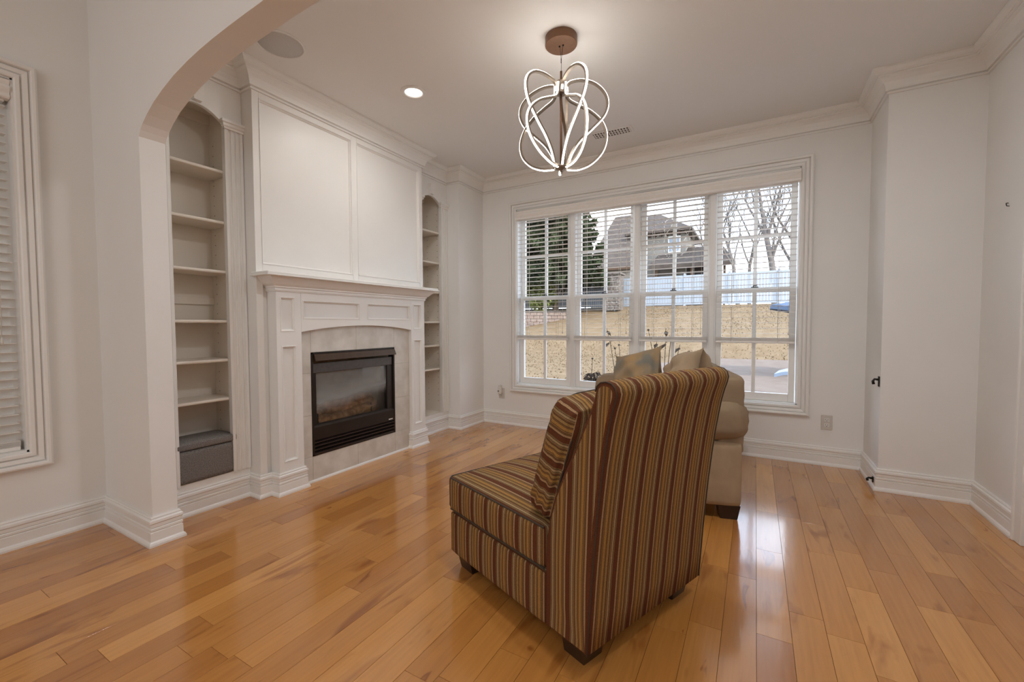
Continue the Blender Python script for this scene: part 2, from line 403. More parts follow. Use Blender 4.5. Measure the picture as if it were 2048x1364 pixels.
# ------------------------------------------------------------------ key dimensions
XN, XB, XLEG, XTILE = -2.885, -2.768, -2.690, -2.722      # niche front, breast face, mantel legs, tile face
XC, YB, YD = -2.726, 4.124, 3.668                          # left return, window wall, pier front
XE, XG = 0.727, 1.186                                      # right return, right wall
XL = -3.225                                                # wall of the front room
YA0, YA1, XA = 0.953, 1.062, -2.645                        # arch wall and its jamb
H = 2.74
YBR0, YBR1 = 1.574, 3.150                                  # chimney breast
YC = 2.362

# ------------------------------------------------------------------ floor with planks
floor = tag(box('floor', (-3.4, -4.6, -0.17), (3.2, 4.3, -0.016), 'subfloor'), 'orange maple plank floor with glossy finish', 'floor', kind='structure')
PW = 0.110
def plank_geo(mb, x0, x1, y0, y1):
    g, c, t = 0.0006, 0.00012, 0.0155
    x0 += g; x1 -= g; y0 += g; y1 -= g
    v = [(x0, y0, -t), (x1, y0, -t), (x1, y1, -t), (x0, y1, -t), (x0, y0, -c), (x1, y0, -c), (x1, y1, -c), (x0, y1, -c),
         (x0 + c, y0 + c, 0), (x1 - c, y0 + c, 0), (x1 - c, y1 - c, 0), (x0 + c, y1 - c, 0)]
    f = [(0, 1, 5, 4), (1, 2, 6, 5), (2, 3, 7, 6), (3, 0, 4, 7), (4, 5, 9, 8), (5, 6, 10, 9), (6, 7, 11, 10), (7, 4, 8, 11), (8, 9, 10, 11)]
    mb.add(v, f)
rnd = random.Random(21)
stuff = MB(); stuff_r = []
k0 = int(math.floor((-3.22 + 0.09) / PW)); k1 = int(math.ceil((2.9 + 0.09) / PW))
for k in range(k0, k1 + 1):
    x0 = -0.09 + PW * k; x1 = x0 + PW
    y = -4.45 - rnd.random() * 0.6
    ymax = 4.124 if x0 < 1.186 else 1.0
    while y < ymax:
        ln = rnd.choice([0.32, 0.45, 0.55, 0.7, 0.85, 1.0, 1.15, 1.3]) * rnd.uniform(0.9, 1.1)
        y1 = min(y + ln, ymax); 
        if ymax - y1 < 0.15: y1 = ymax
        r = rnd.random()
        xa, xb = max(x0, -3.22), x1
        if x0 < 1.186 < x1 and y > 1.0: xb = 1.186
        if y1 > 0.28 and x0 < 1.19 and xb - xa > 0.02:
            mb = MB(); plank_geo(mb, xa, xb, max(y, -4.45), y1)
            ob = mb.build('plank', M['wood'], floor, fix=False)
            at = ob.data.attributes.new('prnd', 'FLOAT', 'FACE'); at.data.foreach_set('value', [r] * len(ob.data.polygons))
        elif xb - xa > 0.02:
            n0 = len(stuff.f); plank_geo(stuff, xa, xb, max(y, -4.45), y1); stuff_r += [r] * (len(stuff.f) - n0)
        y = y1
ob = stuff.build('plank_field', M['wood'], floor, fix=False); tag(ob, kind='stuff')
at = ob.data.attributes.new('prnd', 'FLOAT', 'FACE'); at.data.foreach_set('value', stuff_r)

# ------------------------------------------------------------------ shell
def struct(o, label, cat='wall'): return tag(o, label, cat, kind='structure')
struct(box('ceiling', (-3.4, 1.0, H), (1.4, 4.4, H + 0.16), 'ceil'), 'smooth off white ceiling over the fireplace room', 'ceiling')
struct(box('ceiling', (-3.4, -4.6, 3.30), (3.2, 1.0, 3.45), 'ceil'), 'high ceiling over the open area before the arch', 'ceiling')
WX0, WX1, WZ0, WZ1 = -2.282, 0.297, 0.46, 2.36      # back window opening
wb = MB()
wb.box((-3.4, YB, -0.1), (WX0, YB + 0.18, H)); wb.box((WX1, YB, -0.1), (1.4, YB + 0.18, H))
wb.box((WX0, YB, -0.1), (WX1, YB + 0.18, WZ0)); wb.box((WX0, YB, WZ1), (WX1, YB + 0.18, H))
wb.box((-3.4, YD, -0.1), (XC, YB, H)); wb.box((XE, 3.67, -0.1), (1.4, YB, H))
struct(wb.build('wall_back', M['wall']), 'off white wall around the four part window')
DY0, DY1 = 2.28, 3.085                               # door opening in the right wall
wr = MB(); wr.box((XG, DY1, -0.1), (XG + 0.16, 3.67, H)); wr.box((XG, 1.0, -0.1), (XG + 0.16, DY0, H)); wr.box((XG, DY0, 2.05), (XG + 0.16, DY1, H))
struct(wr.build('wall_right', M['wall']), 'off white wall at the right edge with a door casing')
# left wall of the front area, window opening
LY0, LY1, LZ0, LZ1 = -0.68, 0.662, 0.475, 2.345
wl = MB(); wl.box((XL - 0.18, -4.6, -0.1), (XL, LY0, 3.3)); wl.box((XL - 0.18, LY1, -0.1), (XL, YA1, 3.3))
wl.box((XL - 0.18, LY0, -0.1), (XL, LY1, LZ0)); wl.box((XL - 0.18, LY0, LZ1), (XL, LY1, 3.3))
struct(wl.build('wall_left', M['wall']), 'off white wall with a shuttered looking window at the left edge')
struct(box('wall_front', (-3.4, -4.75, -0.1), (3.3, -4.6, 3.45), 'wall'), 'wall behind the viewpoint')
struct(box('wall_side', (3.05, -4.6, -0.1), (3.2, 1.1, 3.45), 'wall'), 'wall beside the viewpoint out of view')
# arch wall
arch = [(0, 0), (.02, .026), (.045, .050), (.095, .083), (.17, .122), (.257, .154), (.37, .187), (.495, .212), (.60, .227), (.705, .238), (.83, .247), (.96, .254), (1.15, .262), (1.35, .267), (1.55, .270), (1.70, .271)]
ZS = 2.047
ax = [(XA + d, ZS + h) for d, h in arch] + [(XA + 3.4 - d, ZS + h) for d, h in arch[::-1][1:]]
XA2 = XA + 3.4
wa = MB(); wa.box((XL - 0.1, YA0, -0.1), (XA, YA1, 3.4)); wa.box((XA2, YA0, -0.1), (3.2, YA1, 3.4))
v = []; f = []
for (x, z) in ax: v += [(x, YA0, z), (x, YA0, 3.4), (x, YA1, 3.4), (x, YA1, z)]
for i in range(len(ax) - 1):
    for a in range(4):
        b = (a + 1) % 4; f.append([4 * i + a, 4 * i + b, 4 * i + 4 + b, 4 * i + 4 + a])
wa.add(v, f)
struct(wa.build('wall_arch', M['wall']), 'off white partition with a wide arched opening')
# fireplace wall: chimney breast with firebox cavity plus the mass behind the bookcases
FY0, FY1, FZ0, FZ1 = 1.915, 2.715, 0.185, 0.925
XBB = XB - 0.020
wf = MB()
wf.box((-3.4, YA1, -0.1), (-3.16, YD, H))
wf.box((-3.16, YBR0, -0.1), (XBB, FY0, H)); wf.box((-3.16, FY1, -0.1), (XBB, YBR1, H))
wf.box((-3.16, FY0, FZ1), (XBB, FY1, H)); wf.box((-3.16, FY0, -0.1), (XBB, FY1, FZ0))
wall_fp = struct(wf.build('wall_fireplace', M['trim']), 'painted panelled chimney breast above and around the fireplace')
# overmantel panelling: stiles, rails, recessed panels with bead
def stile(y0, y1, z0, z1, name='stile'): return box(name, (XBB - 0.002, y0, z0), (XB, y1, z1), 'trim', wall_fp, 0.0015)
stile(YBR0, 1.617, 0.0, 2.72); stile(3.107, YBR1, 0.0, 2.72); stile(2.335, 2.385, 1.40, 2.72)
for (a, b) in ((1.617, 2.335), (2.385, 3.107)):
    stile(a, b, 2.562, 2.72, 'rail'); stile(a, b, 1.40, 1.514, 'rail')
    bd = MB(); w = 0.012
    pr = [(0, 0.0), (0, 0.0235), (-0.003, 0.0245), (-0.006, 0.022), (-0.008, 0.013), (-0.012, 0.010), (-0.016, 0.0)]
    # bead frame in the recess, mitred
    vv = []; ff = []
    cs = [(a, 1.514), (b, 1.514), (b, 2.562), (a, 2.562)]; dirs = [(1, 1), (-1, 1), (-1, -1), (1, -1)]
    for (cy, cz), (dy, dz) in zip(cs, dirs):
        for o, h in pr: vv.append((XBB - 0.0005 + h, cy - o * dy, cz - o * dz))
    K = len(pr)
    for i in range(4):
        j = (i + 1) % 4
        for t in range(K - 1): ff.append([i * K + t, j * K + t, j * K + t + 1, i * K + t + 1])
    bd.add(vv, ff); bd.build('panel_bead', M['trim'], wall_fp)
    box('panel', (XBB - 0.001, a + 0.010, 1.524), (XBB + 0.0008, b - 0.010, 2.552), 'trim', wall_fp)

# crown moulding
crown = [(0, 2.598), (0.012, 2.598), (0.015, 2.606), (0.006, 2.609), (0.006, 2.613), (0.021, 2.617), (0.022, 2.628), (0.026, 2.642), (0.036, 2.664), (0.054, 2.685), (0.070, 2.694), (0.070, 2.700), (0.082, 2.702), (0.082, 2.708), (0.090, 2.712), (0.099, 2.722), (0.103, 2.728), (0.103, 2.741), (0, 2.741)]
crown_path = [(XN, YA1 + 0.001), (XN, YBR0), (XB, YBR0), (XB, YBR1), (XN, YBR1), (XN, YD), (XC, YD), (XC, YB), (XE, YB), (XE, 3.67), (XG, 3.67), (XG, 1.064)]
struct(MB().sweep(crown, crown_path).build('trim_1', M['trim']), 'stepped crown moulding running round the ceiling edge', 'trim')
# baseboards
bprof = [(0, 0.0), (0.027, 0.0), (0.027, 0.010), (0.023, 0.020), (0.017, 0.026), (0.016, 0.070), (0.011, 0.073), (0.016, 0.078), (0.016, 0.088), (0.010, 0.091), (0.014, 0.096), (0.014, 0.112), (0.019, 0.118), (0.018, 0.130), (0.009, 0.136), (0.011, 0.142), (0.008, 0.148), (0, 0.148)]
def baseb(name, path, label): return struct(MB().sweep(bprof, path).build(name, M['trim']), label, 'baseboard')
baseb('baseboard_left', [(XL, -4.59), (XL, YA0), (XA, YA0), (XA, YA1), (XN + 0.03, YA1)], 'tall stepped baseboard round the foot of the arch jamb')
baseb('baseboard_niche', [(XN, YA1 + 0.028), (XN, YBR0), (XB, YBR0), (XB, 1.652), (XLEG, 1.652), (XLEG, 1.826), (XTILE + 0.002, 1.826)], 'stepped baseboard below the near bookcase and mantel leg')
baseb('baseboard_back', [(XTILE + 0.002, 2.898), (XLEG, 2.898), (XLEG, 3.072), (XB, 3.072), (XB, YBR1), (XN, YBR1), (XN, YD), (XC, YD), (XC, YB), (XE, YB), (XE, 3.67), (XG, 3.67), (XG, 3.166)], 'stepped baseboard under the window and right piers')
struct(MB().sweep([(0, 0), (0.012, 0), (0.012, 0.006), (0.008, 0.014), (0, 0.016)], [(XTILE, 1.853), (XTILE, 2.872)]).build('trim_2', M['trim']), 'thin white shoe strip below the hearth tiles', 'trim')

# ------------------------------------------------------------------ hearth tiles
hearth = empty('hearth_tiles', (XTILE, YC, 0)); tag(hearth, 'mottled grey travertine tile surround framing the black fireplace', 'tile surround')
def T(y0, y1, z0, z1):
    g = 0.0012
    o = MB().box((XBB + 0.003, y0 + g, z0 + g), (XTILE, y1 - g, z1 - g), 0.0012).build('tile', M['tile'], hearth)
    o.matrix_parent_inverse = hearth.matrix_world.inverted()
    return o
bpy.context.view_layer.update()
ys = [1.828, FY0, 2.312, FY1, 2.896]
for (z0, z1) in ((0.0, FZ0), (FZ0, 0.48), (0.48, 0.78), (0.78, 1.14)):
    if z0 < 0.78 and z0 >= FZ0:
        T(ys[0], ys[1], z0, z1); T(ys[3], ys[4], z0, z1)
    elif z0 == 0.0:
        for a, b in zip(ys[:-1], ys[1:]): T(a, b, z0, z1)
T(ys[0], ys[1], 0.78, 1.14); T(ys[3], ys[4], 0.78, 1.14); T(ys[1], ys[2], FZ1, 1.14); T(ys[2], ys[3], FZ1, 1.14)
gb = MB()
gb.box((XBB, 1.828, 0), (XTILE - 0.002, FY0, 1.14)); gb.box((XBB, FY1, 0), (XTILE - 0.002, 2.896, 1.14)); gb.box((XBB, FY0, FZ1), (XTILE - 0.002, FY1, 1.14)); gb.box((XBB, FY0, 0), (XTILE - 0.002, FY1, FZ0))
o = gb.build('grout', M['grout'], hearth); o.matrix_parent_inverse = hearth.matrix_world.inverted()

# ------------------------------------------------------------------ mantel
mantel = tag(empty('fireplace_mantel'), 'white painted wooden mantel with panelled legs and arched apron', 'mantel')
def recess_board(name, y0, y1, z0, z1, recs, x_back, x_front, parent, arch_fn=None, depth=0.016):
    """board in the x plane with rectangular recesses; returns board with panels as children"""
    mb = MB()
    yc = sorted(set([y0, y1] + [r[0] for r in recs] + [r[1] for r in recs])); zc = sorted(set([z0, z1] + [r[2] for r in recs] + [r[3] for r in recs]))
    for a, b in zip(yc[:-1], yc[1:]):
        for c, d in zip(zc[:-1], zc[1:]):
            ym, zm = (a + b) / 2, (c + d) / 2
            hit = any(r[0] < ym < r[1] and r[2] < zm < r[3] for r in recs)
            mb.box((x_back, a, c), (x_front - depth if hit else x_front, b, d))
    if arch_fn:
        n = 24; vv = []; ff = []
        for i in range(n + 1):
            y = y0 + (y1 - y0) * i / n
            vv += [(x_back, y, arch_fn(y)), (x_front, y, arch_fn(y)), (x_front, y, z0), (x_back, y, z0)]
        for i in range(n):
            for t in range(4):
                u = (t + 1) % 4; ff.append([4 * i + t, 4 * i + u, 4 * i + 4 + u, 4 * i + 4 + t])
        ff += [[0, 1, 2, 3], [4 * n + 3, 4 * n + 2, 4 * n + 1, 4 * n]]
        mb.add(vv, ff)
    bo = mb.build(name, M['trim'], parent, fix=True)
    for (ra, rb, rc, rd) in recs:
        pr = [(0.002, 0.0), (0.0005, 0.003), (-0.004, 0.003), (-0.007, -0.004), (-0.011, -0.006), (-0.013, -0.0155)]
        vv = []; ff = []; cs = [(ra, rc), (rb, rc), (rb, rd), (ra, rd)]; ds = [(1, 1), (-1, 1), (-1, -1), (1, -1)]
        for (cy, cz), (dy, dz) in zip(cs, ds):
            for oo, hh in pr: vv.append((x_front + hh, cy - oo * dy, cz - oo * dz))
        K = len(pr)
        for i in range(4):
            j = (i + 1) % 4
            for t in range(K - 1): ff.append([i * K + t, j * K + t, j * K + t + 1, i * K + t + 1])
        MB().add(vv, ff).build('panel_moulding', M['trim'], bo)
    return bo
leg_recs = lambda a, b: [(a + 0.029, b - 0.045, 1.078, 1.302), (a + 0.033, b - 0.041, 0.212, 0.980)]
recess_board('mantel_leg', 1.652, 1.826, 0.0, 1.345, leg_recs(1.652, 1.826), XBB + 0.002, XLEG, mantel)
recess_board('mantel_leg', 2.898, 3.072, 0.0, 1.345, leg_recs(2.898, 3.072), XBB + 0.002, XLEG, mantel)
am = lambda y: 1.072 + 0.043 * (1 - ((y - YC) / 0.536) ** 2)
recess_board('mantel_header', 1.827, 2.897, 1.135, 1.345, [(1.842, 2.322, 1.162, 1.286), (2.402, 2.882, 1.162, 1.286)], XBB + 0.03, XLEG, mantel, arch_fn=am)
# cove and shelf
cove = [(0, 1.338), (0.006, 1.338), (0.010, 1.348), (0.010, 1.360), (0.018, 1.364), (0.018, 1.372), (0.024, 1.376), (0.034, 1.384), (0.052, 1.404), (0.068, 1.424), (0.074, 1.430), (0.078, 1.4305), (0, 1.4305)]
cp = [(XBB, 1.652), (XLEG, 1.652), (XLEG, 3.072), (XBB, 3.072)]
# travel must keep the room on the right-hand side
MB().sweep(cove, cp).build('cove_moulding', M['trim'], mantel)
MB().box((XBB, 1.545, 1.430), (-2.592, 3.180, 1.441), 0.002).box((XBB, 1.552, 1.441), (-2.600, 3.173, 1.456), 0.004).build('mantel_shelf', M['trim'], mantel)

# ------------------------------------------------------------------ gas fireplace
fp = tag(empty('gas_fireplace'), 'black gas fireplace insert with hazy glass and ceramic logs', 'fireplace')
XF = XTILE + 0.004
fr = MB()
fr.box((-3.10, FY0, FZ0), (XF, FY0 + 0.014, FZ1)); fr.box((-3.10, FY1 - 0.014, FZ0), (XF, FY1, FZ1))
fr.box((-3.10, FY0, FZ1 - 0.012), (XF, FY1, FZ1)); fr.box((-3.10, FY0, FZ0), (XF, FY1, FZ0 + 0.008))
fr.build('frame', M['firemetal'], fp)
# hood: sloping bronze strip under the top edge
MB().prism([(XF - 0.03, FZ1 - 0.014), (XF + 0.006, FZ1 - 0.014), (XF + 0.026, FZ1 - 0.060), (XF + 0.022, FZ1 - 0.062), (XF - 0.03, FZ1 - 0.030)], 'y', FY0 + 0.02, FY1 - 0.004).build('hood', M['firebrown'], fp)
box('top_plate', (XF - 0.030, FY0 + 0.014, FZ1 - 0.150), (XF - 0.012, FY1 - 0.02, FZ1 - 0.080), 'fireplate', fp, 0.002)
GY0, GY1, GZ0, GZ1 = FY0 + 0.045, FY1 - 0.075, 0.405, FZ1 - 0.150
box('glass_stile', (XF - 0.04, FY0 + 0.014, GZ0 - 0.01), (XF - 0.014, GY0, GZ1), 'firemetal', fp, 0.001); box('glass_stile', (XF - 0.04, GY1, GZ0 - 0.01), (XF - 0.014, FY1 - 0.014, GZ1), 'firemetal', fp, 0.001)
MB().prism([(XF - 0.03, 0.295), (XF - 0.002, 0.295), (XF - 0.002, 0.385), (XF - 0.014, 0.398), (XF - 0.04, 0.405), (XF - 0.04, 0.295)], 'y', FY0 + 0.008, FY1 - 0.008).build('lower_door', M['firemetal'], fp)
box('badge', (XF - 0.003, FY1 - 0.075, 0.305), (XF - 0.0005, FY1 - 0.030, 0.314), 'plastic', fp)
for i in range(4):
    z = 0.197 + i * 0.0265
    MB().prism([(XF - 0.035, z + 0.010), (XF + 0.001, z - 0.003), (XF + 0.003, z - 0.001), (XF + 0.003, z + 0.005), (XF - 0.033, z + 0.015)], 'y', FY0 + 0.010, FY1 - 0.012).build('louver', M['louver'], fp)
box('louver_backing', (XF - 0.06, FY0 + 0.01, FZ0 + 0.005), (XF - 0.036, FY1 - 0.01, 0.30), 'slot', fp)
box('glass', (XF - 0.034, GY0, GZ0 - 0.005), (XF - 0.030, GY1, GZ1), 'fireglass', fp)
ln = MB(); ln.box((-3.10, FY0 + 0.014, 0.36), (-3.085, FY1 - 0.014, FZ1 - 0.012)); ln.box((-3.085, FY0 + 0.014, 0.36), (XF - 0.06, FY0 + 0.03, FZ1 - 0.012)); ln.box((-3.085, FY1 - 0.03, 0.36), (XF - 0.06, FY1 - 0.014, FZ1 - 0.012))
ln.build('firebox_lining', M['firebrick'], fp)
box('firebox_floor', (-3.085, FY0 + 0.03, 0.35), (XF - 0.042, FY1 - 0.03, 0.362), 'ember', fp)
lr = random.Random(3)
def log(y0, x0, z0, y1, x1, z1, r):
    n = 9; pts = []; rs = []
    for i in range(n):
        t = i / (n - 1); pts.append((x0 + (x1 - x0) * t + lr.uniform(-.008, .008), y0 + (y1 - y0) * t, z0 + (z1 - z0) * t + lr.uniform(-.008, .008)))
        rs.append(r * lr.uniform(0.82, 1.15) * (0.8 if i in (0, n - 1) else 1))
    MB().tube(pts, rs, 10).build('log', M['log'], fp)
log(1.985, -2.865, 0.445, 2.60, -2.880, 0.465, 0.050)
log(2.00, -2.800, 0.415, 2.36, -2.815, 0.412, 0.036)
log(2.34, -2.825, 0.420, 2.58, -2.800, 0.455, 0.038)
log(2.05, -2.920, 0.505, 2.33, -2.805, 0.520, 0.036)
log(2.62, -2.930, 0.505, 2.38, -2.815, 0.540, 0.034)
for xx in (-2.80, -2.87): MB().tube([(xx, 1.99, 0.372), (xx, 2.62, 0.372)], 0.008, 6).build('grate_bar', M['black'], fp)
gr = MB()
for y in (2.0, 2.5, 2.6): gr.tube([(XF - 0.055, y, 0.363), (XF - 0.055, y, 0.40), (XF - 0.062, y, 0.47)], 0.006, 6)
gr.tube([(XF - 0.057, 1.985, 0.375), (XF - 0.057, 2.62, 0.375)], 0.006, 6)
gr.build('grate', M['black'], fp)

# ------------------------------------------------------------------ built-in bookcases
SHELF = [2.085, 1.770, 1.463, 1.153, 0.908, 0.662]
def bookcase(y0, y1, label):
    root = tag(empty('built_in_bookcase'), label, 'bookcase')
    oy0, oy1 = y0 + 0.108, y1 - 0.110                        # opening
    iy0, iy1 = oy0 - 0.040, oy1 + 0.040                      # inside
    yc = (oy0 + oy1) / 2; hw = (oy1 - oy0) / 2
    XK = -3.145
    box('back_panel', (-3.158, iy0, 0.15), (XK, iy1, 2.60), 'cab', root)
    box('side_panel', (XK, iy0 - 0.02, 0.15), (XN - 0.02, iy0, 2.60), 'cab', root)
    box('side_panel', (XK, iy1, 0.15), (XN - 0.02, iy1 + 0.02, 2.60), 'cab', root)
    box('top_panel', (XK, iy0, 2.490), (XN - 0.02, iy1, 2.51), 'cab', root)
    box('hanging_rail', (XK, iy0, 2.425), (XK + 0.018, iy1, 2.490), 'cab', root, 0.001)
    box('back_cleat', (XK, iy0, 1.254), (XK + 0.014, iy1, 1.303), 'cab', root, 0.002)
    box('deck', (XK, iy0, 0.165), (XN - 0.001, iy1, 0.188), 'cab', root, 0.001)
    # face frame below the deck, behind pilasters, and arched head
    ff = MB()
    ff.box((XN - 0.02, y0, 0.0), (XN, y1, 0.186)); ff.box((XN - 0.02, y0, 0.186), (XN, oy0, 2.74)); ff.box((XN - 0.02, oy1, 0.186), (XN, y1, 2.74))
    vv = []; qq = []; n = 20
    for i in range(n + 1):
        y = oy0 + (oy1 - oy0) * i / n; z = 2.362 + 0.066 * (1 - ((y - yc) / hw) ** 2)
        vv += [(XN - 0.02, y, z), (XN, y, z), (XN, y, 2.74), (XN - 0.02, y, 2.74)]
    for i in range(n):
        for t in range(4):
            u = (t + 1) % 4; qq.append([4 * i + t, 4 * i + u, 4 * i + 4 + u, 4 * i + 4 + t])
    ff.add(vv, qq); ff.build('face_frame', M['trim'], root)
    # arch edge bead
    pts = [(XN + 0.002, oy0 + (oy1 - oy0) * i / n, 2.366 + 0.066 * (1 - ((oy0 + (oy1 - oy0) * i / n - yc) / hw) ** 2)) for i in range(n + 1)]
    MB().tube(pts, 0.006, 6).build('arch_bead', M['trim'], root)
    # keystone
    MB().add([(XN - 0.001, yc - 0.024, 2.436), (XN - 0.001, yc + 0.024, 2.436), (XN - 0.001, yc + 0.036, 2.536), (XN - 0.001, yc - 0.036, 2.536),
              (XN + 0.030, yc - 0.021, 2.438), (XN + 0.030, yc + 0.021, 2.438), (XN + 0.040, yc + 0.034, 2.534), (XN + 0.040, yc - 0.034, 2.534)],
             [(0, 3, 2, 1), (4, 5, 6, 7), (0, 1, 5, 4), (1, 2, 6, 5), (2, 3, 7, 6), (3, 0, 4, 7)]).build('keystone', M['trim'], root)
    # fluted pilasters with capitals
    for (a, b) in ((y0 + 0.002, oy0), (oy1, y1 - 0.002)):
        w = b - a; prof = [(XN - 0.001, a), (XN + 0.014, a)]
        nf = 3; m_ = w * 0.12; fw = (w - 2 * m_) / nf
        for i in range(nf):
            c0 = a + m_ + i * fw + 0.004; c1 = c0 + fw - 0.008
            for t in range(7):
                an = math.pi * t / 6; prof.append((XN + 0.014 - 0.011 * math.sin(an), c0 + (c1 - c0) * (1 - math.cos(an)) / 2))
        prof += [(XN + 0.014, b), (XN - 0.001, b)]
        MB().prism(prof, 'z', 0.187, 2.346).build('pilaster', M['trim'], root)
        cpf = [(0, 2.336), (0.006, 2.336), (0.007, 2.346), (0.014, 2.352), (0.016, 2.366), (0.024, 2.371), (0.024, 2.386), (0, 2.386)]
        cb = MB()
        e = 0.001
        pth = [(XN, a + e), (XN + 0.015, a + e), (XN + 0.015, b - e), (XN, b - e)]
        cb.sweep(cpf, pth); cb.box((XN, a + e, 2.336), (XN + 0.015, b - e, 2.386)); cb.build('capital', M['trim'], root)
    for z in SHELF:
        s = MB()
        s.prism([(XK + 0.004, z - 0.019), (XN - 0.030, z - 0.019), (XN - 0.024, z - 0.016), (XN - 0.022, z - 0.009), (XN - 0.024, z - 0.003), (XN - 0.030, z), (XK + 0.004, z)], 'y', iy0 + 0.002, iy1 - 0.002)
        s = s.build('shelf', M['cab'], root)
        for yy, sg in ((iy0, 1), (iy1, -1)):
            for xx in (XN - 0.075, XK + 0.05):
                MB().prism([(yy, z - 0.0195), (yy + sg * 0.012, z - 0.0195), (yy + sg * 0.006, z - 0.030), (yy, z - 0.036)], 'x', xx - 0.004, xx + 0.004).build('shelf_pin', M['plastic'], s)
    ph = MB()
    for yy, sg in ((iy0, 1), (iy1, -1)):
        for xx in (XN - 0.075, XK + 0.05):
            z = 0.30
            while z < 2.30:
                c = [(xx + 0.0038 * math.cos(t * math.pi / 3), yy + sg * 0.0006, z + 0.0038 * math.sin(t * math.pi / 3)) for t in range(6)]
                ph.add(c, [list(range(6))]); z += 0.064
    tag(ph.build('peg_holes', M['slot'], root), kind='stuff')
    return root
bookcase(YA1 + 0.001, YBR0 - 0.001, 'tall arched built-in bookcase next to the arch with a grey box inside')
bookcase(YBR1 + 0.001, YD - 0.001, 'tall arched built-in bookcase between mantel and window wall, empty shelves')

# storage cube in the near bookcase
cube = tag(empty('storage_box', (-2.99, 1.312, 0.188)), 'grey tweed storage box with lid on the lowest bookcase deck', 'storage box')
def soft(name, material, parent, c, dims, r=0.02, n=6, bulge=(0, 0, 0), uvmode=None, wrinkle=0.0, seed=0, rot=None, warp=None):
    """rounded, optionally bulging cushion mesh; c centre, dims full size"""
    hx, hy, hz = [d / 2 for d in dims]; v = []; f = []; uvs = []; key = {}
    rr = random.Random(seed); ph = [rr.uniform(0, 6.28) for _ in range(8)]
    def pt(x, y, z):
        k = (round(x, 5), round(y, 5), round(z, 5))
        if k in key: return key[k]
        P_ = Vector((x * hx, y * hy, z * hz)); inner = Vector((max(-hx + r, min(hx - r, P_.x)), max(-hy + r, min(hy - r, P_.y)), max(-hz + r, min(hz - r, P_.z))))
        d = P_ - inner
        Q = inner + d.normalized() * r if d.length > 1e-9 else P_
        bx = 1 - abs(x) ** 2.2; by = 1 - abs(y) ** 2.2; bz = 1 - abs(z) ** 2.2
        Q = Vector((Q.x + (1 if x > 0 else -1) * abs(x) * bulge[0] * by * bz, Q.y + (1 if y > 0 else -1) * abs(y) * bulge[1] * bx * bz, Q.z + (1 if z > 0 else -1) * abs(z) * bulge[2] * bx * by))
        if wrinkle:
            s = wrinkle * (math.sin(9 * x + ph[0] + 5 * z) * math.sin(7 * z + ph[1] + 3 * y) + 0.6 * math.sin(17 * z + 6 * x + ph[2]) + 0.5 * math.sin(13 * y + 11 * x + ph[3]))
            Q += Vector((x, y, z)).normalized() * s
        if warp: Q = Vector(warp(Q.x, Q.y, Q.z))
        key[k] = len(v); v.append(Q); return key[k]
    def grid(axis, sgn):
        b, c_ = [(1, 2), (2, 0), (0, 1)][axis]
        def mk(i): 
            t = -1 + 2 * i / n; return math.copysign(abs(t) ** 0.75, t) if t else 0.0
        for i in range(n):
            for j in range(n):
                q = []; uu = []
                for (di, dj) in ((0, 0), (1, 0), (1, 1), (0, 1)):
                    p = [0, 0, 0]; p[axis] = sgn; p[b] = mk(i + di); p[c_] = mk(j + dj)
                    q.append(pt(*p)); P3 = (p[0] * hx, p[1] * hy, p[2] * hz)
                    if uvmode: uu.append((uvmode(axis, sgn, P3), 0))
                if sgn < 0: q = q[::-1]; uu = uu[::-1]
                f.append(q); uvs.append(uu if uvmode else None)
    for axis in range(3):
        for sgn in (1, -1): grid(axis, sgn)
    M3 = rot if rot is not None else Matrix.Identity(3); cc = Vector(c)
    v = [M3 @ p + cc for p in v]
    return MB().add(v, f, True, uvs if uvmode else None).build(name, M[material], parent, fix=False)
soft('body', 'greycloth', cube, (0, 0, 0.0985), (0.232, 0.345, 0.195), 0.012, 6)
soft('lid', 'greycloth', cube, (0.001, 0, 0.220), (0.240, 0.353, 0.047), 0.014, 6, (0, 0, 0.006))

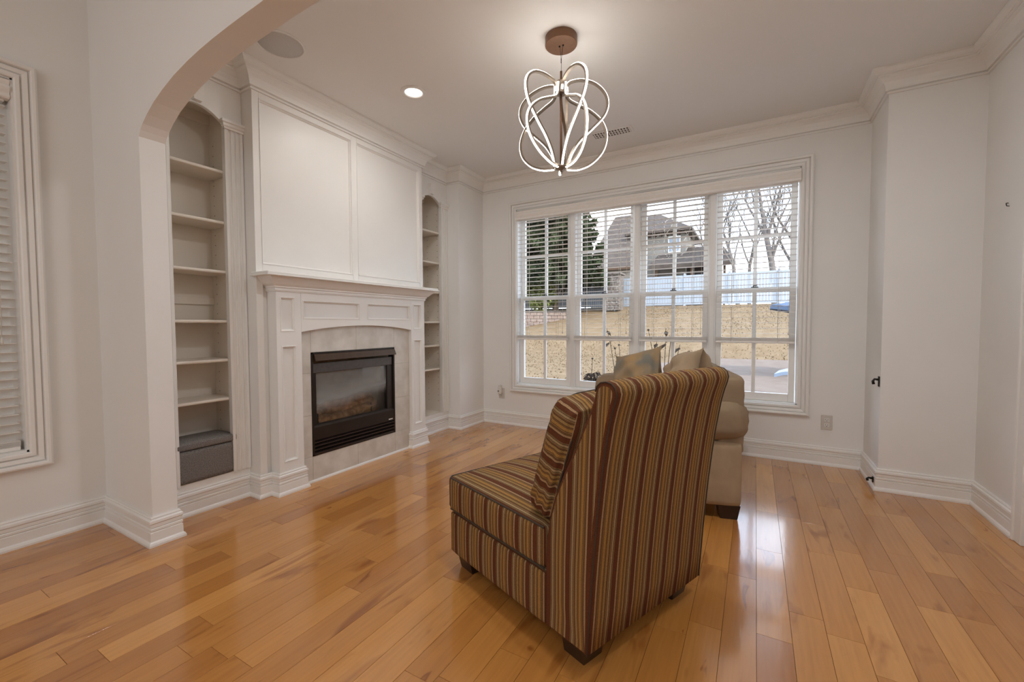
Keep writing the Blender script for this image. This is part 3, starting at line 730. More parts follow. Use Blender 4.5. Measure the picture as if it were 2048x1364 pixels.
# ------------------------------------------------------------------ windows and blinds
def rect_frame(mb, x0, z0, x1, z1, prof):
    """closed mitred frame in the local xz plane; prof (outset from the rect, -y toward room)"""
    v = []; f = []; K = len(prof); cs = [(x0, z0, -1, -1), (x1, z0, 1, -1), (x1, z1, 1, 1), (x0, z1, -1, 1)]
    for (cx, cz, dx, dz) in cs:
        for o, d in prof: v.append((cx + dx * o, -d, cz + dz * o))
    for i in range(4):
        j = (i + 1) % 4
        for t in range(K):
            u = (t + 1) % K; f.append([i * K + t, j * K + t, j * K + u, i * K + u])
    return mb.add(v, f)
slat_cache = {}
def make_window(name, loc, rz, centres, x0, x1, z0, z1, label, zmeet=1.405, zm_up=1.855, zm_lo=0.965, dep=0.0):
    w = empty(name, loc, rz); struct(w, label, 'window')
    cas = [(0.0, 0.0), (0.0, 0.016), (0.006, 0.020), (0.020, 0.021), (0.022, 0.009), (0.026, 0.009), (0.030, 0.018), (0.048, 0.022), (0.050, 0.014), (0.054, 0.014), (0.056, 0.032), (0.060, 0.036), (0.070, 0.038), (0.078, 0.034), (0.080, 0.0)]
    rect_frame(MB(), x0, z0, x1, z1, cas).build('casing', M['trim'], w)
    j = MB(); d = 0.178
    j.box((x0 - 0.001, 0, z0), (x0 + 0.008, d, z1)); j.box((x1 - 0.008, 0, z0), (x1 + 0.001, d, z1)); j.box((x0, 0, z1 - 0.008), (x1, d, z1 + 0.001)); j.box((x0, 0, z0 - 0.001), (x1, d, z0 + 0.010))
    j.build('jamb', M['trim'], w)
    hw = 0.2945
    for a, b in zip(centres[:-1], centres[1:]):
        MB().box((a + hw, 0.030 + dep, z0 + 0.01), (b - hw, 0.15, z1 - 0.008), 0.004).box((a + hw + 0.012, 0.022 + dep, z0 + 0.01), (b - hw - 0.012, 0.03 + dep, z1 - 0.008), 0.002).build('mullion', M['trim'], w)
    for c in centres:
        for (nm, ya, yb, za, zb, rb, rt_, zmun) in (('sash', 0.086, 0.118, zmeet - 0.022, z1 - 0.009, 0.040, 0.05, zm_up), ('sash', 0.048, 0.080, z0 + 0.011, zmeet + 0.018, 0.065, 0.036, zm_lo)):
            ya += dep; yb += dep; s = MB(); st = 0.044
            s.box((c - hw, ya, za), (c - hw + st, yb, zb), 0.002); s.box((c + hw - st, ya, za), (c + hw, yb, zb), 0.002)
            s.box((c - hw + st, ya, za), (c + hw - st, yb, za + rb), 0.002); s.box((c - hw + st, ya, zb - rt_), (c + hw - st, yb, zb), 0.002)
            so = s.build(nm, M['vinyl'], w); ym = (ya + yb) / 2
            box('muntin', (c - 0.015, ym - 0.011, za + rb), (c + 0.015, ym + 0.011, zb - rt_), 'vinyl', so, 0.003)
            for sx_ in (-1, 1):
                xa, xb = sorted((c + sx_ * 0.015, c + sx_ * (hw - st)))
                box('muntin', (xa, ym - 0.010, zmun - 0.013), (xb, ym + 0.010, zmun + 0.013), 'vinyl', so, 0.003)
                for (pa, pb) in ((za + rb, zmun - 0.013), (zmun + 0.013, zb - rt_)):
                    MB().add([(xa, ym, pa), (xb, ym, pa), (xb, ym, pb), (xa, ym, pb)], [(0, 1, 2, 3)]).build('pane', M['glass'], so)
        # sash lock on the meeting rail
        MB().box((c - 0.028, 0.052 + dep, zmeet + 0.018), (c + 0.028, 0.074 + dep, zmeet + 0.026), 0.003).tube([(c - 0.01, 0.062 + dep, zmeet + 0.026), (c - 0.01, 0.062 + dep, zmeet + 0.036), (c + 0.018, 0.056 + dep, zmeet + 0.038)], 0.004, 6).build('sash_lock', M['black'], w)
    return w
def make_blind(loc, rz, c, ztop, zbot, label, group, tilt=4.0, yc=-0.002):
    b = tag(empty('venetian_blind', loc, rz), label, 'blind', group)
    W = 0.290
    box('head_rail', (c - W, yc - 0.022, ztop), (c + W, yc + 0.028, ztop + 0.045), 'blind', b, 0.003)
    z = ztop - 0.022; first = None; nslat = int((ztop - zbot - 0.075) / 0.0453)
    for i in range(nslat + 1):
        if 'slat' not in slat_cache:
            mb = MB(); pr = []
            for t in range(5):
                yy = -0.025 + 0.0125 * t; pr.append((yy, 0.0010 + 0.0008 * (1 - (yy / 0.025) ** 2)))
            prof = pr + [(y_, z_ - 0.0022) for y_, z_ in pr[::-1]]
            mb.prism(prof, 'x', -W, W)
            me = mb.mesh('slat'); me.materials.append(M['blind']); slat_cache['slat'] = me
        s = bpy.data.objects.new('slat', slat_cache['slat']); s.location = (c, yc, z); s.rotation_euler = (R(tilt), 0, 0); link(s, b)
        z -= 0.0453
    z += 0.0453
    for k in range(6):      # gathered slats on the bottom rail
        s = bpy.data.objects.new('slat', slat_cache['slat']); s.location = (c, yc, zbot + 0.024 + 0.0045 * k); link(s, b)
    box('bottom_rail', (c - W, yc - 0.026, zbot), (c + W, yc + 0.026, zbot + 0.021), 'blind', b, 0.004)
    for xx in (c - 0.17, c + 0.17):
        m_ = MB()
        for yy in (yc - 0.027, yc + 0.027): m_.tube([(xx, yy, ztop), (xx, yy, zbot + 0.01)], 0.0011, 5)
        m_.tube([(xx + 0.012, yc, ztop), (xx + 0.012, yc, zbot + 0.02)], 0.0009, 5)
        m_.build('ladder_cord', M['cord'], b)
    MB().tube([(c + 0.245, yc - 0.030, ztop), (c + 0.247, yc - 0.031, 1.7), (c + 0.243, yc - 0.030, 1.06)], 0.0013, 5).tube([(c + 0.243, yc - 0.030, 1.062), (c + 0.243, yc - 0.030, 1.025)], [0.002, 0.006], 6).build('pull_cord', M['cord'], b)
    return b
def make_valance(loc, rz, x0, x1, label, off=0.0):
    pr = [(0.0, 2.240), (-0.044, 2.240), (-0.050, 2.246), (-0.050, 2.258), (-0.044, 2.266), (-0.050, 2.276), (-0.056, 2.290), (-0.052, 2.302), (-0.046, 2.308), (-0.052, 2.318), (-0.054, 2.330), (-0.036, 2.334), (0.0, 2.334)]
    v_ = tag(empty('blind_valance', loc, rz), label, 'valance')
    MB().prism([(y + off, z) for y, z in pr], 'x', x0, x1).build('valance_board', M['blind'], v_)
    return v_
CT = [-1.972, -1.3187, -0.6654, -0.012]
make_window('window_1', (0, YB, 0), 0, CT, WX0, WX1, WZ0, WZ1, 'wide white window of four double hung units facing the garden')
names = ['leftmost raised white blind, in front of the evergreen', 'white blind second from the left, beside the evergreen edge', 'white blind third from the left, before the grey roofed house', 'rightmost white blind of the wide window, before bare trees']
for c, nm in zip(CT, names): make_blind((0, YB, 0), 0, c, 2.235, 0.955, nm, 'blinds of the wide window', tilt=0.0)
make_valance((0, YB, 0), 0, WX0 + 0.006, WX1 - 0.003, 'long white moulded valance across the top of the wide window')
CL = [LY1 - 0.012 - 0.300, LY1 - 0.012 - 0.953]
make_window('window_2', (XL, 0, 0), R(90), CL, LY0, LY1, LZ0, LZ1, 'white cased window at the left edge', zmeet=1.40, dep=0.055)
make_blind((XL, 0, 0), R(90), CL[0], 2.23, 0.485, 'white blind hanging full length at the left edge window', 'blinds of the side window', tilt=0, yc=0.052)
make_blind((XL, 0, 0), R(90), CL[1], 2.23, 0.485, 'second full length blind of the side window, beyond the picture edge', 'blinds of the side window', tilt=0, yc=0.052)
make_valance((XL, 0, 0), R(90), LY0 + 0.006, LY1 - 0.010, 'short white moulded valance over the left edge window', off=0.045)

# door in the right wall
dcas = MB()
dcas.box((XG - 0.018, DY1, 0), (XG, DY1 + 0.078, 2.13), 0.003).box((XG - 0.026, DY1 + 0.060, 0), (XG, DY1 + 0.078, 2.13), 0.003).box((XG - 0.018, DY0 - 0.078, 0), (XG, DY0, 2.13), 0.003).box((XG - 0.018, DY0, 2.05), (XG, DY1, 2.13), 0.003)
struct(dcas.build('trim_3', M['trim']), 'white door casing at the right edge', 'trim')
d1 = struct(box('door_1', (XG + 0.03, DY0 + 0.003, 0.004), (XG + 0.07, DY1 - 0.003, 2.045), 'trim', None, 0.002), 'plain white door in the right wall', 'door')
for z0, z1 in ((0.2, 0.95), (1.1, 1.9)):
    box('door_panel', (XG + 0.026, DY0 + 0.12, z0), (XG + 0.031, DY1 - 0.12, z1), 'trim', d1, 0.002)
MB().lathe([(0.0, 0.0), (0.012, 0.0), (0.012, 0.03), (0.026, 0.04), (0.026, 0.055), (0.0, 0.06)], seg=16).build('knob', M['champagne'], d1).matrix_local = Matrix.Translation((XG + 0.03, DY0 + 0.07, 0.95)) @ Matrix.Rotation(R(-90), 4, 'Y')

# ------------------------------------------------------------------ ceiling fittings
sp = tag(empty('ceiling_speaker', (-2.412, 1.545, H)), 'round grey speaker grille set in the ceiling by the arch', 'speaker')
MB().lathe([(0.0, -0.004), (0.118, -0.004), (0.120, -0.002), (0.120, 0.0)], seg=40).build('grille', M['grille'], sp)
MB().lathe([(0.119, 0.0), (0.119, -0.006), (0.124, -0.008), (0.130, -0.006), (0.133, 0.0)], seg=40).build('rim', M['ceil'], sp)
rl = tag(empty('recessed_light', (-2.098, 2.312, H)), 'lit round recessed ceiling light above the mantel', 'ceiling light')
MB().lathe([(0.060, 0.0), (0.060, -0.006), (0.066, -0.010), (0.080, -0.009), (0.086, -0.004), (0.087, 0.0)], seg=36).build('trim_ring', M['ceil'], rl)
MB().lathe([(0.0, -0.0015), (0.062, -0.0015), (0.062, -0.0005), (0.0, -0.0005)], seg=36).build('lens', M['lampwhite'], rl)
a_ = area('recessed_lamp', (-2.098, 2.312, H - 0.012), 0.12, 5, (1, 0.97, 0.93), shape='DISK')
def added_fill_can(x, y, label, power):  # invented fittings beyond the frame, put in as extra room fill
    rl = tag(empty('recessed_light', (x, y, H)), label, 'ceiling light')
    MB().lathe([(0.060, 0.0), (0.060, -0.006), (0.066, -0.010), (0.080, -0.009), (0.086, -0.004), (0.087, 0.0)], seg=36).build('trim_ring', M['ceil'], rl)
    MB().lathe([(0.0, -0.0015), (0.062, -0.0015), (0.062, -0.0005), (0.0, -0.0005)], seg=36).build('lens', M['lampwhite'], rl)
    area('recessed_lamp', (x, y, H - 0.012), 0.12, power, (0.97, 0.98, 1.0), shape='DISK')
added_fill_can(-0.55, 1.35, 'added fill downlight out of view just behind the arch above the striped chair', 9)
added_fill_can(0.55, 1.75, 'added fill downlight out of view above the right part of the floor', 5)
vent = tag(empty('ceiling_vent', (-1.085, 3.632, H), R(2)), 'white slotted air vent in the ceiling before the window', 'vent')
MB().box((-0.175, -0.072, -0.006), (0.175, -0.052, 0), 0.002).box((-0.175, 0.052, -0.006), (0.175, 0.072, 0), 0.002).box((-0.175, -0.052, -0.006), (-0.155, 0.052, 0), 0.002).box((0.155, -0.052, -0.006), (0.175, 0.052, 0), 0.002).build('vent_frame', M['ceil'], vent)
box('vent_duct', (-0.155, -0.052, -0.0012), (0.155, 0.052, -0.0004), 'brass', vent)
for i in range(13):
    x = -0.145 + i * 0.0242
    MB().add([(x - 0.004, -0.052, -0.0015), (x + 0.008, -0.052, -0.006), (x + 0.008, 0.052, -0.006), (x - 0.004, 0.052, -0.0015), (x - 0.003, -0.052, -0.0012), (x + 0.009, -0.052, -0.005), (x + 0.009, 0.052, -0.005), (x - 0.003, 0.052, -0.0012)],
             [(0, 1, 2, 3), (7, 6, 5, 4), (0, 4, 5, 1), (1, 5, 6, 2), (2, 6, 7, 3), (3, 7, 4, 0)]).build('louvre', M['ceil'], vent)
for y in (-0.018, 0.018): box('cross_bar', (-0.155, y - 0.003, -0.0062), (0.155, y + 0.003, -0.0035), 'ceil', vent)

# chandelier
CX, CY = -0.982, 2.300
ch = tag(empty('chandelier', (CX, CY, H)), 'lit globe pendant of looping LED ribbons under a bronze canopy', 'chandelier')
MB().lathe([(0.0, 0.0), (0.089, 0.0), (0.090, -0.002), (0.090, -0.043), (0.088, -0.046), (0.0, -0.046)], seg=48, smooth=False).build('canopy', M['bronze'], ch)
ca = MB(); ca.tube([(0.012, 0, -0.045), (0.002, 0, -0.115), (0, 0, -0.190)], 0.0011, 5).tube([(-0.010, 0.004, -0.045), (-0.002, 0, -0.100), (0, 0, -0.130)], 0.0009, 5)
for z in (-0.118, -0.128, -0.136): ca.lathe([(0.0, z), (0.0028, z - 0.001), (0.0028, z - 0.005), (0.0, z - 0.006)], seg=8)
ca.build('suspension_cable', M['black'], ch)
for x in (0.012, -0.010): MB().lathe([(0, -0.046), (0.005, -0.046), (0.005, -0.052), (0, -0.053)], (x, 0, 0), 10).build('cable_grip', M['black'], ch)
MB().tube([(0, 0, -0.188), (0, 0, -0.730)], 0.0065, 10).build('stem', M['bronze'], ch)
MB().lathe([(0.0, -0.245), (0.030, -0.247), (0.032, -0.252), (0.032, -0.312), (0.029, -0.316), (0.0, -0.318)], seg=24).build('top_collar', M['champagne'], ch)
MB().lathe([(0.0, -0.712), (0.022, -0.713), (0.043, -0.721), (0.046, -0.726), (0.034, -0.734), (0.012, -0.739), (0.006, -0.744), (0.006, -0.752), (0.0, -0.754)], seg=28).build('bottom_hub', M['champagne'], ch)
def bez(P_, n):
    # Catmull-Rom through control points
    out = []; Q = [P_[0]] + P_ + [P_[-1]]
    for i in range(len(P_) - 1):
        p0, p1, p2, p3 = [Vector(Q[i + k]) for k in range(4)]
        for t in range(n):
            s = t / n
            out.append(0.5 * ((2 * p1) + (-p0 + p2) * s + (2 * p0 - 5 * p1 + 4 * p2 - p3) * s * s + (-p0 + 3 * p1 - 3 * p2 + p3) * s ** 3))
    out.append(Vector(P_[-1])); return out
A_ = [(0.033, -0.305), (0.034, -0.272), (0.058, -0.250), (0.125, -0.240), (0.200, -0.258), (0.255, -0.305), (0.270, -0.365), (0.245, -0.432), (0.178, -0.505), (0.112, -0.570), (0.070, -0.630), (0.047, -0.682), (0.038, -0.724)]
B_ = [(0.033, -0.262), (0.034, -0.312), (0.052, -0.345), (0.108, -0.372), (0.178, -0.408), (0.238, -0.465), (0.264, -0.540), (0.245, -0.622), (0.186, -0.688), (0.110, -0.724), (0.040, -0.730)]
for k in range(10):
    an = 2 * math.pi * (k / 10) + R(14); cpts = bez(A_ if k % 2 == 0 else B_, 6)
    rad = Vector((math.cos(an), math.sin(an), 0)); tan = Vector((-math.sin(an), math.cos(an), 0))
    sw = R(20) if k % 2 == 0 else R(-16)
    P3 = []
    for i, p in enumerate(cpts):
        t = i / (len(cpts) - 1); a2 = an + sw * math.sin(math.pi * t)
        P3.append(Vector((math.cos(a2) * p.x, math.sin(a2) * p.x, p.y)))
    vb = []; ve = []
    n = len(P3)
    for i in range(n):
        t = (P3[min(i + 1, n - 1)] - P3[max(i - 1, 0)]).normalized()
        rd = Vector((P3[i].x, P3[i].y, 0)).normalized(); tg = Vector((-rd.y, rd.x, 0))
        side = (tg - t * tg.dot(t)).normalized(); outn = side.cross(t).normalized()
        ref = P3[i] - Vector((0, 0, -0.48))
        if outn.dot(ref) < 0: outn = -outn
        a, b_in, b_out = 0.0078, -0.007, 0.004
        vb += [P3[i] + side * a + outn * b_in, P3[i] - side * a + outn * b_in, P3[i] - side * a + outn * b_out, P3[i] + side * a + outn * b_out]
        a *= 0.72
        ve += [P3[i] + side * a + outn * b_out, P3[i] - side * a + outn * b_out, P3[i] - side * a * 0.6 + outn * (b_out + 0.0042), P3[i] + side * a * 0.6 + outn * (b_out + 0.0042)]
    fs = [[4 * i + t, 4 * i + (t + 1) % 4, 4 * i + 4 + (t + 1) % 4, 4 * i + 4 + t] for i in range(n - 1) for t in range(4)] + [[0, 1, 2, 3], [4 * n - 1, 4 * n - 2, 4 * n - 3, 4 * n - 4]]
    rb = MB().add(vb, fs, False).build('ribbon', M['champagne'], ch)
    MB().add(ve, fs, False).build('led_strip', M['led'], rb)

# ------------------------------------------------------------------ striped slipper chair
K1 = Vector((-0.445, 1.243)); CW = 0.700
wv = Vector((0.3677, 0.9299)); dvv = Vector((-0.9299, 0.3677))
# local x = forward (d), local y = width measured from the near side; chair local frame is left-handed to world, so use y = -w
rz_chair = math.atan2(dvv.y, dvv.x)
chair = tag(empty('slipper_chair', (K1.x, K1.y, 0), rz_chair), 'armless chair in brown and rust striped fabric facing the fireplace', 'chair')
# in this frame +y points to -w
def Wy(w): return -w
prof = [(0.187, 0.075), (0.188, 0.20), (0.188, 0.30), (0.182, 0.39), (0.165, 0.47), (0.140, 0.548), (0.106, 0.62), (0.070, 0.688), (0.042, 0.745), (0.016, 0.80), (-0.008, 0.85), (-0.024, 0.89), (-0.030, 0.915), (-0.036, 0.932), (-0.050, 0.944), (-0.070, 0.948), (-0.090, 0.944),
        (-0.104, 0.932), (-0.109, 0.914), (-0.105, 0.895), (-0.094, 0.862), (-0.083, 0.82), (-0.072, 0.76), (-0.060, 0.69), (-0.048, 0.60), (-0.036, 0.50), (-0.026, 0.40), (-0.017, 0.30), (-0.008, 0.18), (0.0, 0.075)]
def profile_body(name, prof, w0, w1, parent, mt='stripe', r=0.012, crown_=0.006):
    n = len(prof); P2 = [Vector(p) for p in prof]; nm = []
    area2 = sum(P2[i].x * P2[(i + 1) % n].y - P2[(i + 1) % n].x * P2[i].y for i in range(n))
    for i in range(n):
        t = (P2[(i + 1) % n] - P2[i - 1]).normalized(); o = Vector((t.y, -t.x))
        if area2 < 0: o = -o
        nm.append(o)
    rings = [(0.0, r), (0.003, r * 0.45), (0.008, r * 0.1), (0.016, 0.0)]
    inner = 14
    st = [(w0 + a, b) for a, b in rings] + [(w0 + 0.016 + (w1 - w0 - 0.032) * k / inner, 0.0) for k in range(1, inner)] + [(w1 - a, b) for a, b in rings[::-1]]
    v = []; f = []; uv = []
    for (w, ins) in st:
        t = (w - w0) / (w1 - w0); cr_ = crown_ * math.sin(math.pi * t) ** 0.5 if 0 < t < 1 else 0
        for i in range(n):
            p = P2[i] - nm[i] * ins + nm[i] * cr_ * (0 if prof[i][1] < 0.1 else 1)
            v.append((p.x, Wy(w), p.y))
    for s in range(len(st) - 1):
        for i in range(n):
            j = (i + 1) % n
            f.append([s * n + i, s * n + j, (s + 1) * n + j, (s + 1) * n + i]); uv.append([(st[s][0], 0), (st[s][0], 0), (st[s + 1][0], 0), (st[s + 1][0], 0)])
    # side caps as triangle fans of strips between front and rear edges
    for s, rev in ((0, False), (len(st) - 1, True)):
        q = [s * n + i for i in range(n)]
        f.append(q if not rev else q[::-1]); u = [(prof[i][0] * 1.0 + 0.03, 0) for i in range(n)]
        uv.append(u if not rev else u[::-1])
    b = MB().add(v, f, True, uv)
    for i in (len(b.f) - 1, len(b.f) - 2): b.sm[i] = False
    return b.build(name, M[mt], parent)
profile_body('backrest', prof, 0.0, CW, chair)
# piping along the rear edges of the side panels
for w in (0.004, CW - 0.004):
    pts = [(p[0], Wy(w), p[1]) for p in prof[12:]]
    MB().tube(pts, 0.0022, 6).build('piping', M['piping'], chair)
sidemode = lambda axis, sgn, p: (p[0] if axis == 1 else p[1]) + 0.6
soft('seat_base', 'stripe', chair, (0.505, Wy(CW / 2), 0.166), (0.640, CW, 0.190), 0.014, 12, (0.006, 0.005, 0.0), uvmode=lambda a, s, p: (p[0] + 0.505 + 0.03 if a == 1 else p[1] + 0.35))
seat_ = soft('seat_cushion', 'stripe', chair, (0.514, Wy(CW / 2), 0.345), (0.650, CW + 0.008, 0.156), 0.022, 16, (0.012, 0.006, 0.030), uvmode=lambda a, s, p: (p[0] + 0.514 + 0.075 if a == 1 else p[1] + 0.35))
def seam(z, inset, par, x0=0.192, x1=0.836, w0=-0.004, w1=CW + 0.004):
    pts = [(x0, Wy(w0 + inset), z), (x1 - 0.02, Wy(w0 + inset), z), (x1 - inset, Wy(w0 + 0.02), z), (x1 - inset, Wy(w1 - 0.02), z), (x1 - 0.02, Wy(w1 - inset), z), (x0, Wy(w1 - inset), z)]
    MB().tube(pts, 0.0038, 6).build('piping', M['piping'], par)
seam(0.417, 0.004, seat_); seam(0.273, 0.004, seat_)
for (d_, w_) in ((0.082, 0.078), (0.082, CW - 0.078), (0.755, 0.078), (0.755, CW - 0.078)):
    sx_ = 1 if d_ > 0.4 else -1; sw_ = 1 if w_ > 0.3 else -1
    tp = [(d_ - 0.052, Wy(w_ - 0.052)), (d_ + 0.052, Wy(w_ - 0.052)), (d_ + 0.052, Wy(w_ + 0.052)), (d_ - 0.052, Wy(w_ + 0.052))]
    dx, dw = -sx_ * 0.014, -sw_ * 0.014
    bt = [(x * 0.86 + d_ * 0.14 + dx * 0.5, y * 0.86 + Wy(w_) * 0.14 + Wy(dw) * 0.5) for x, y in tp]
    MB().add([(x, y, 0.0) for x, y in bt] + [(x, y, 0.076) for x, y in tp], [(0, 1, 2, 3), (7, 6, 5, 4), (0, 4, 5, 1), (1, 5, 6, 2), (2, 6, 7, 3), (3, 7, 4, 0)]).build('leg', M['darkwood'], chair)
# loose back cushion
tl = R(19)
rotc = Matrix.Rotation(-tl, 3, 'Y')
cush = tag(empty('striped_cushion', (K1.x, K1.y, 0), rz_chair), 'loose striped cushion leaning on the striped chair back', 'cushion')
soft('cover', 'stripe', cush, (0.190, Wy(0.345), 0.645), (0.130, 0.640, 0.450), 0.040, 18, (0.020, 0.010, 0.018), uvmode=lambda a, s, p: (p[2] + 0.3 if a == 1 else (p[1] + 0.3)), wrinkle=0.004, seed=4, rot=rotc)
for sx_ in (-1, 1):
    pts = []
    for (yy, zz) in ((-.295, -.20), (-.305, -.1), (-.307, 0), (-.305, .1), (-.29, .2), (-.2, .218), (0, .225), (.2, .218), (.29, .2), (.305, .1), (.305, -.1), (.295, -.2)):
        p = rotc @ Vector((sx_ * 0.056, yy, zz)); pts.append((p.x + 0.190, p.y + Wy(0.345), p.z + 0.645))
    MB().tube(pts, 0.004, 6).build('piping', M['piping'], cush)

# ------------------------------------------------------------------ sofa
SO = Vector((-0.043, 2.700)); sa = R(14)
sfv = Vector((-math.cos(sa), -math.sin(sa)))            # forward of the sofa
rz_sofa = math.atan2(sfv.y, sfv.x)
SL, SD = 1.27, 0.90
sofa = tag(empty('loveseat', (SO.x, SO.y, 0), rz_sofa), 'beige microfibre loveseat under the window behind the striped chair', 'sofa')
S = lambda w: -w                                         # width from the near arm
soft('base', 'beige', sofa, (SD / 2, S(SL / 2), 0.245), (SD - 0.10, SL - 0.06, 0.33), 0.02, 8)
for w0 in (0.0, SL - 0.20):
    wc = w0 + 0.10
    soft('arm_panel', 'beige2', sofa, (SD / 2 - 0.005, S(wc), 0.265), (SD - 0.03, 0.198, 0.37), 0.018, 10, (0.004, 0.004, 0))
    soft('arm_pad', 'beige', sofa, (SD / 2 - 0.008, S(wc - (0.010 if w0 == 0 else -0.010)), 0.568), (SD + 0.02, 0.250, 0.235), 0.085, 14, (0.012, 0.012, 0.008), wrinkle=0.003, seed=3)
soft('back_frame', 'beige', sofa, (0.068, S(SL / 2), 0.60), (0.150, SL - 0.02, 0.44), 0.032, 14, (0.006, 0.0, 0.006), wrinkle=0.002, seed=5)
for k in range(2):
    soft('seat_cushion', 'beige2', sofa, (0.53, S(0.205 + 0.215 + k * 0.43), 0.455), (0.66, 0.425, 0.14), 0.045, 10, (0.01, 0.005, 0.02))
for (d_, w_) in ((0.07, 0.07), (0.07, SL - 0.07), (SD - 0.08, 0.07), (SD - 0.08, SL - 0.07)):
    MB().add([(d_ - 0.045, S(w_ - 0.045), 0), (d_ + 0.045, S(w_ - 0.045), 0), (d_ + 0.045, S(w_ + 0.045), 0), (d_ - 0.045, S(w_ + 0.045), 0), (d_ - 0.058, S(w_ - 0.058), 0.085), (d_ + 0.058, S(w_ - 0.058), 0.085), (d_ + 0.058, S(w_ + 0.058), 0.085), (d_ - 0.058, S(w_ + 0.058), 0.085)],
             [(0, 1, 2, 3), (7, 6, 5, 4), (0, 4, 5, 1), (1, 5, 6, 2), (2, 6, 7, 3), (3, 7, 4, 0)]).build('leg', M['darkwood'], sofa)
# slumped back cushion (near) and patterned throw pillow (far)
def pillow_geo(name, material, parent, c, w, h, t, rot, seed, wr=0.006, ears=0.05, n=22):
    rr = random.Random(seed); ph = [rr.uniform(0, 6.28) for _ in range(8)]
    v = []; f = []
    for sgn in (1, -1):
        b = len(v)
        for i in range(n + 1):
            for j in range(n + 1):
                a, e = -1 + 2 * i / n, -1 + 2 * j / n
                k = (1 - abs(a) ** 2.6) * (1 - abs(e) ** 2.6); th = sgn * t / 2 * max(k, 0) ** 0.55
                pin = 1 - 0.07 * (1 - abs(e) ** 2) * abs(a) ** 3; pin2 = 1 - 0.07 * (1 - abs(a) ** 2) * abs(e) ** 3
                ear = 1 + ears * (abs(a) * abs(e)) ** 6
                wz = wr * (math.sin(6 * a + 4 * e + ph[0]) + 0.8 * math.sin(11 * e - 5 * a + ph[1]) + 0.6 * math.sin(15 * a + 9 * e + ph[2]) * (abs(a) ** 1.5)) * (0.3 + k)
                v.append(Vector((th + wz, a * w / 2 * pin * ear, e * h / 2 * pin2 * ear)))
        for i in range(n):
            for j in range(n):
                q = [b + i * (n + 1) + j, b + (i + 1) * (n + 1) + j, b + (i + 1) * (n + 1) + j + 1, b + i * (n + 1) + j + 1]
                f.append(q if sgn > 0 else q[::-1])
    v = [rot @ p + Vector(c) for p in v]
    mb = MB().add(v, f, True); me = mb.build(name, M[material], parent)
    bm = bmesh.new(); bm.from_mesh(me.data); bmesh.ops.remove_doubles(bm, verts=bm.verts, dist=0.0008); bm.to_mesh(me.data); bm.free()
    return me
bc = tag(empty('back_cushion', (SO.x, SO.y, 0), rz_sofa), 'crumpled beige sofa back cushion slumped at the near end of the loveseat', 'cushion')
pillow_geo('cover', 'beige2', bc, (0.255, S(0.40), 0.740), 0.54, 0.42, 0.28, Matrix.Rotation(R(-14), 3, 'Y') @ Matrix.Rotation(R(5), 3, 'X'), 11, wr=0.012)
bc2 = tag(empty('back_cushion', (SO.x, SO.y, 0), rz_sofa), 'beige sofa back cushion at the far end behind the patterned pillow', 'cushion')
pillow_geo('cover', 'beige2', bc2, (0.255, S(0.86), 0.690), 0.44, 0.34, 0.22, Matrix.Rotation(R(-14), 3, 'Y'), 12, wr=0.008)
tp_ = tag(empty('throw_pillow', (SO.x, SO.y, 0), rz_sofa), 'tan and grey patterned throw pillow upright on the loveseat', 'pillow')
pillow_geo('cover', 'pillow', tp_, (0.57, S(0.88), 0.700), 0.43, 0.42, 0.24, Matrix.Rotation(R(48), 3, 'Z') @ Matrix.Rotation(R(-20), 3, 'Y') @ Matrix.Rotation(R(15), 3, 'X'), 15, wr=0.009, ears=0.07)

# ------------------------------------------------------------------ outlets and small hardware
def outlet(x, z, label, plug=False):
    o = tag(empty('wall_outlet', (x, YB, z)), label, 'outlet')
    box('plate', (-0.037, -0.006, -0.058), (0.037, 0.0, 0.058), 'plate', o, 0.003)
    for dz in (-0.021, 0.021):
        rc = MB(); rc.box((-0.017, -0.009, dz - 0.014), (0.017, -0.005, dz + 0.014), 0.004); rc = rc.build('receptacle', M['plastic'], o)
        sl = MB(); sl.box((-0.0085, -0.0096, dz - 0.001), (-0.0062, -0.0088, dz + 0.008)); sl.box((0.0062, -0.0096, dz - 0.001), (0.0085, -0.0088, dz + 0.007)); sl.box((-0.0025, -0.0096, dz - 0.010), (0.0025, -0.0088, dz - 0.005))
        sl.build('slots', M['slot'], rc)
    return o
outlet(0.497, 0.340, 'almond duplex wall outlet to the right of the loveseat')
outlet(-2.480, 0.345, 'wall outlet left of the window with a plug-in device')
pl = tag(empty('plug_in_device', (-2.487, YB - 0.0098, 0.382)), 'white plug-in freshener in the outlet left of the window', 'plug-in')
soft('body', 'plastic', pl, (0, -0.022, 0.0), (0.046, 0.042, 0.092), 0.018, 8, (0, 0.004, 0))
box('indicator', (-0.016, -0.0492, -0.012), (0.004, -0.046, -0.003), 'slot', pl, 0.001)
MB().lathe([(0, 0.044), (0.018, 0.044), (0.020, 0.050), (0.016, 0.058), (0, 0.059)], (0, -0.022, 0), 14).build('cap', M['plastic'], pl)
def bracket(z, label, s=1.0, dx=0.0):
    o = tag(empty('wall_bracket', (XE + dx, 3.700, z)), label, 'bracket', 'black brackets on the right pier')
    MB().box((-0.007, -0.012, -0.035 * s), (0.0, 0.012, 0.035 * s), 0.002).build('back_plate', M['black'], o)
    MB().tube([(-0.006, 0, 0.012 * s), (-0.026, 0.0, 0.014 * s), (-0.034, 0.0, 0.0), (-0.030, 0.0, -0.020 * s)], [0.008, 0.007, 0.008, 0.009], 8).build('hook', M['black'], o)
bracket(0.728, 'small black metal bracket halfway up the right pier', 1.0)
bracket(0.060, 'small black metal bracket near the foot of the right pier', 0.55, -0.0165)
hk = tag(empty('picture_hook', (XG, 3.381, 1.76)), 'tiny metal picture hook on the right wall', 'hook')
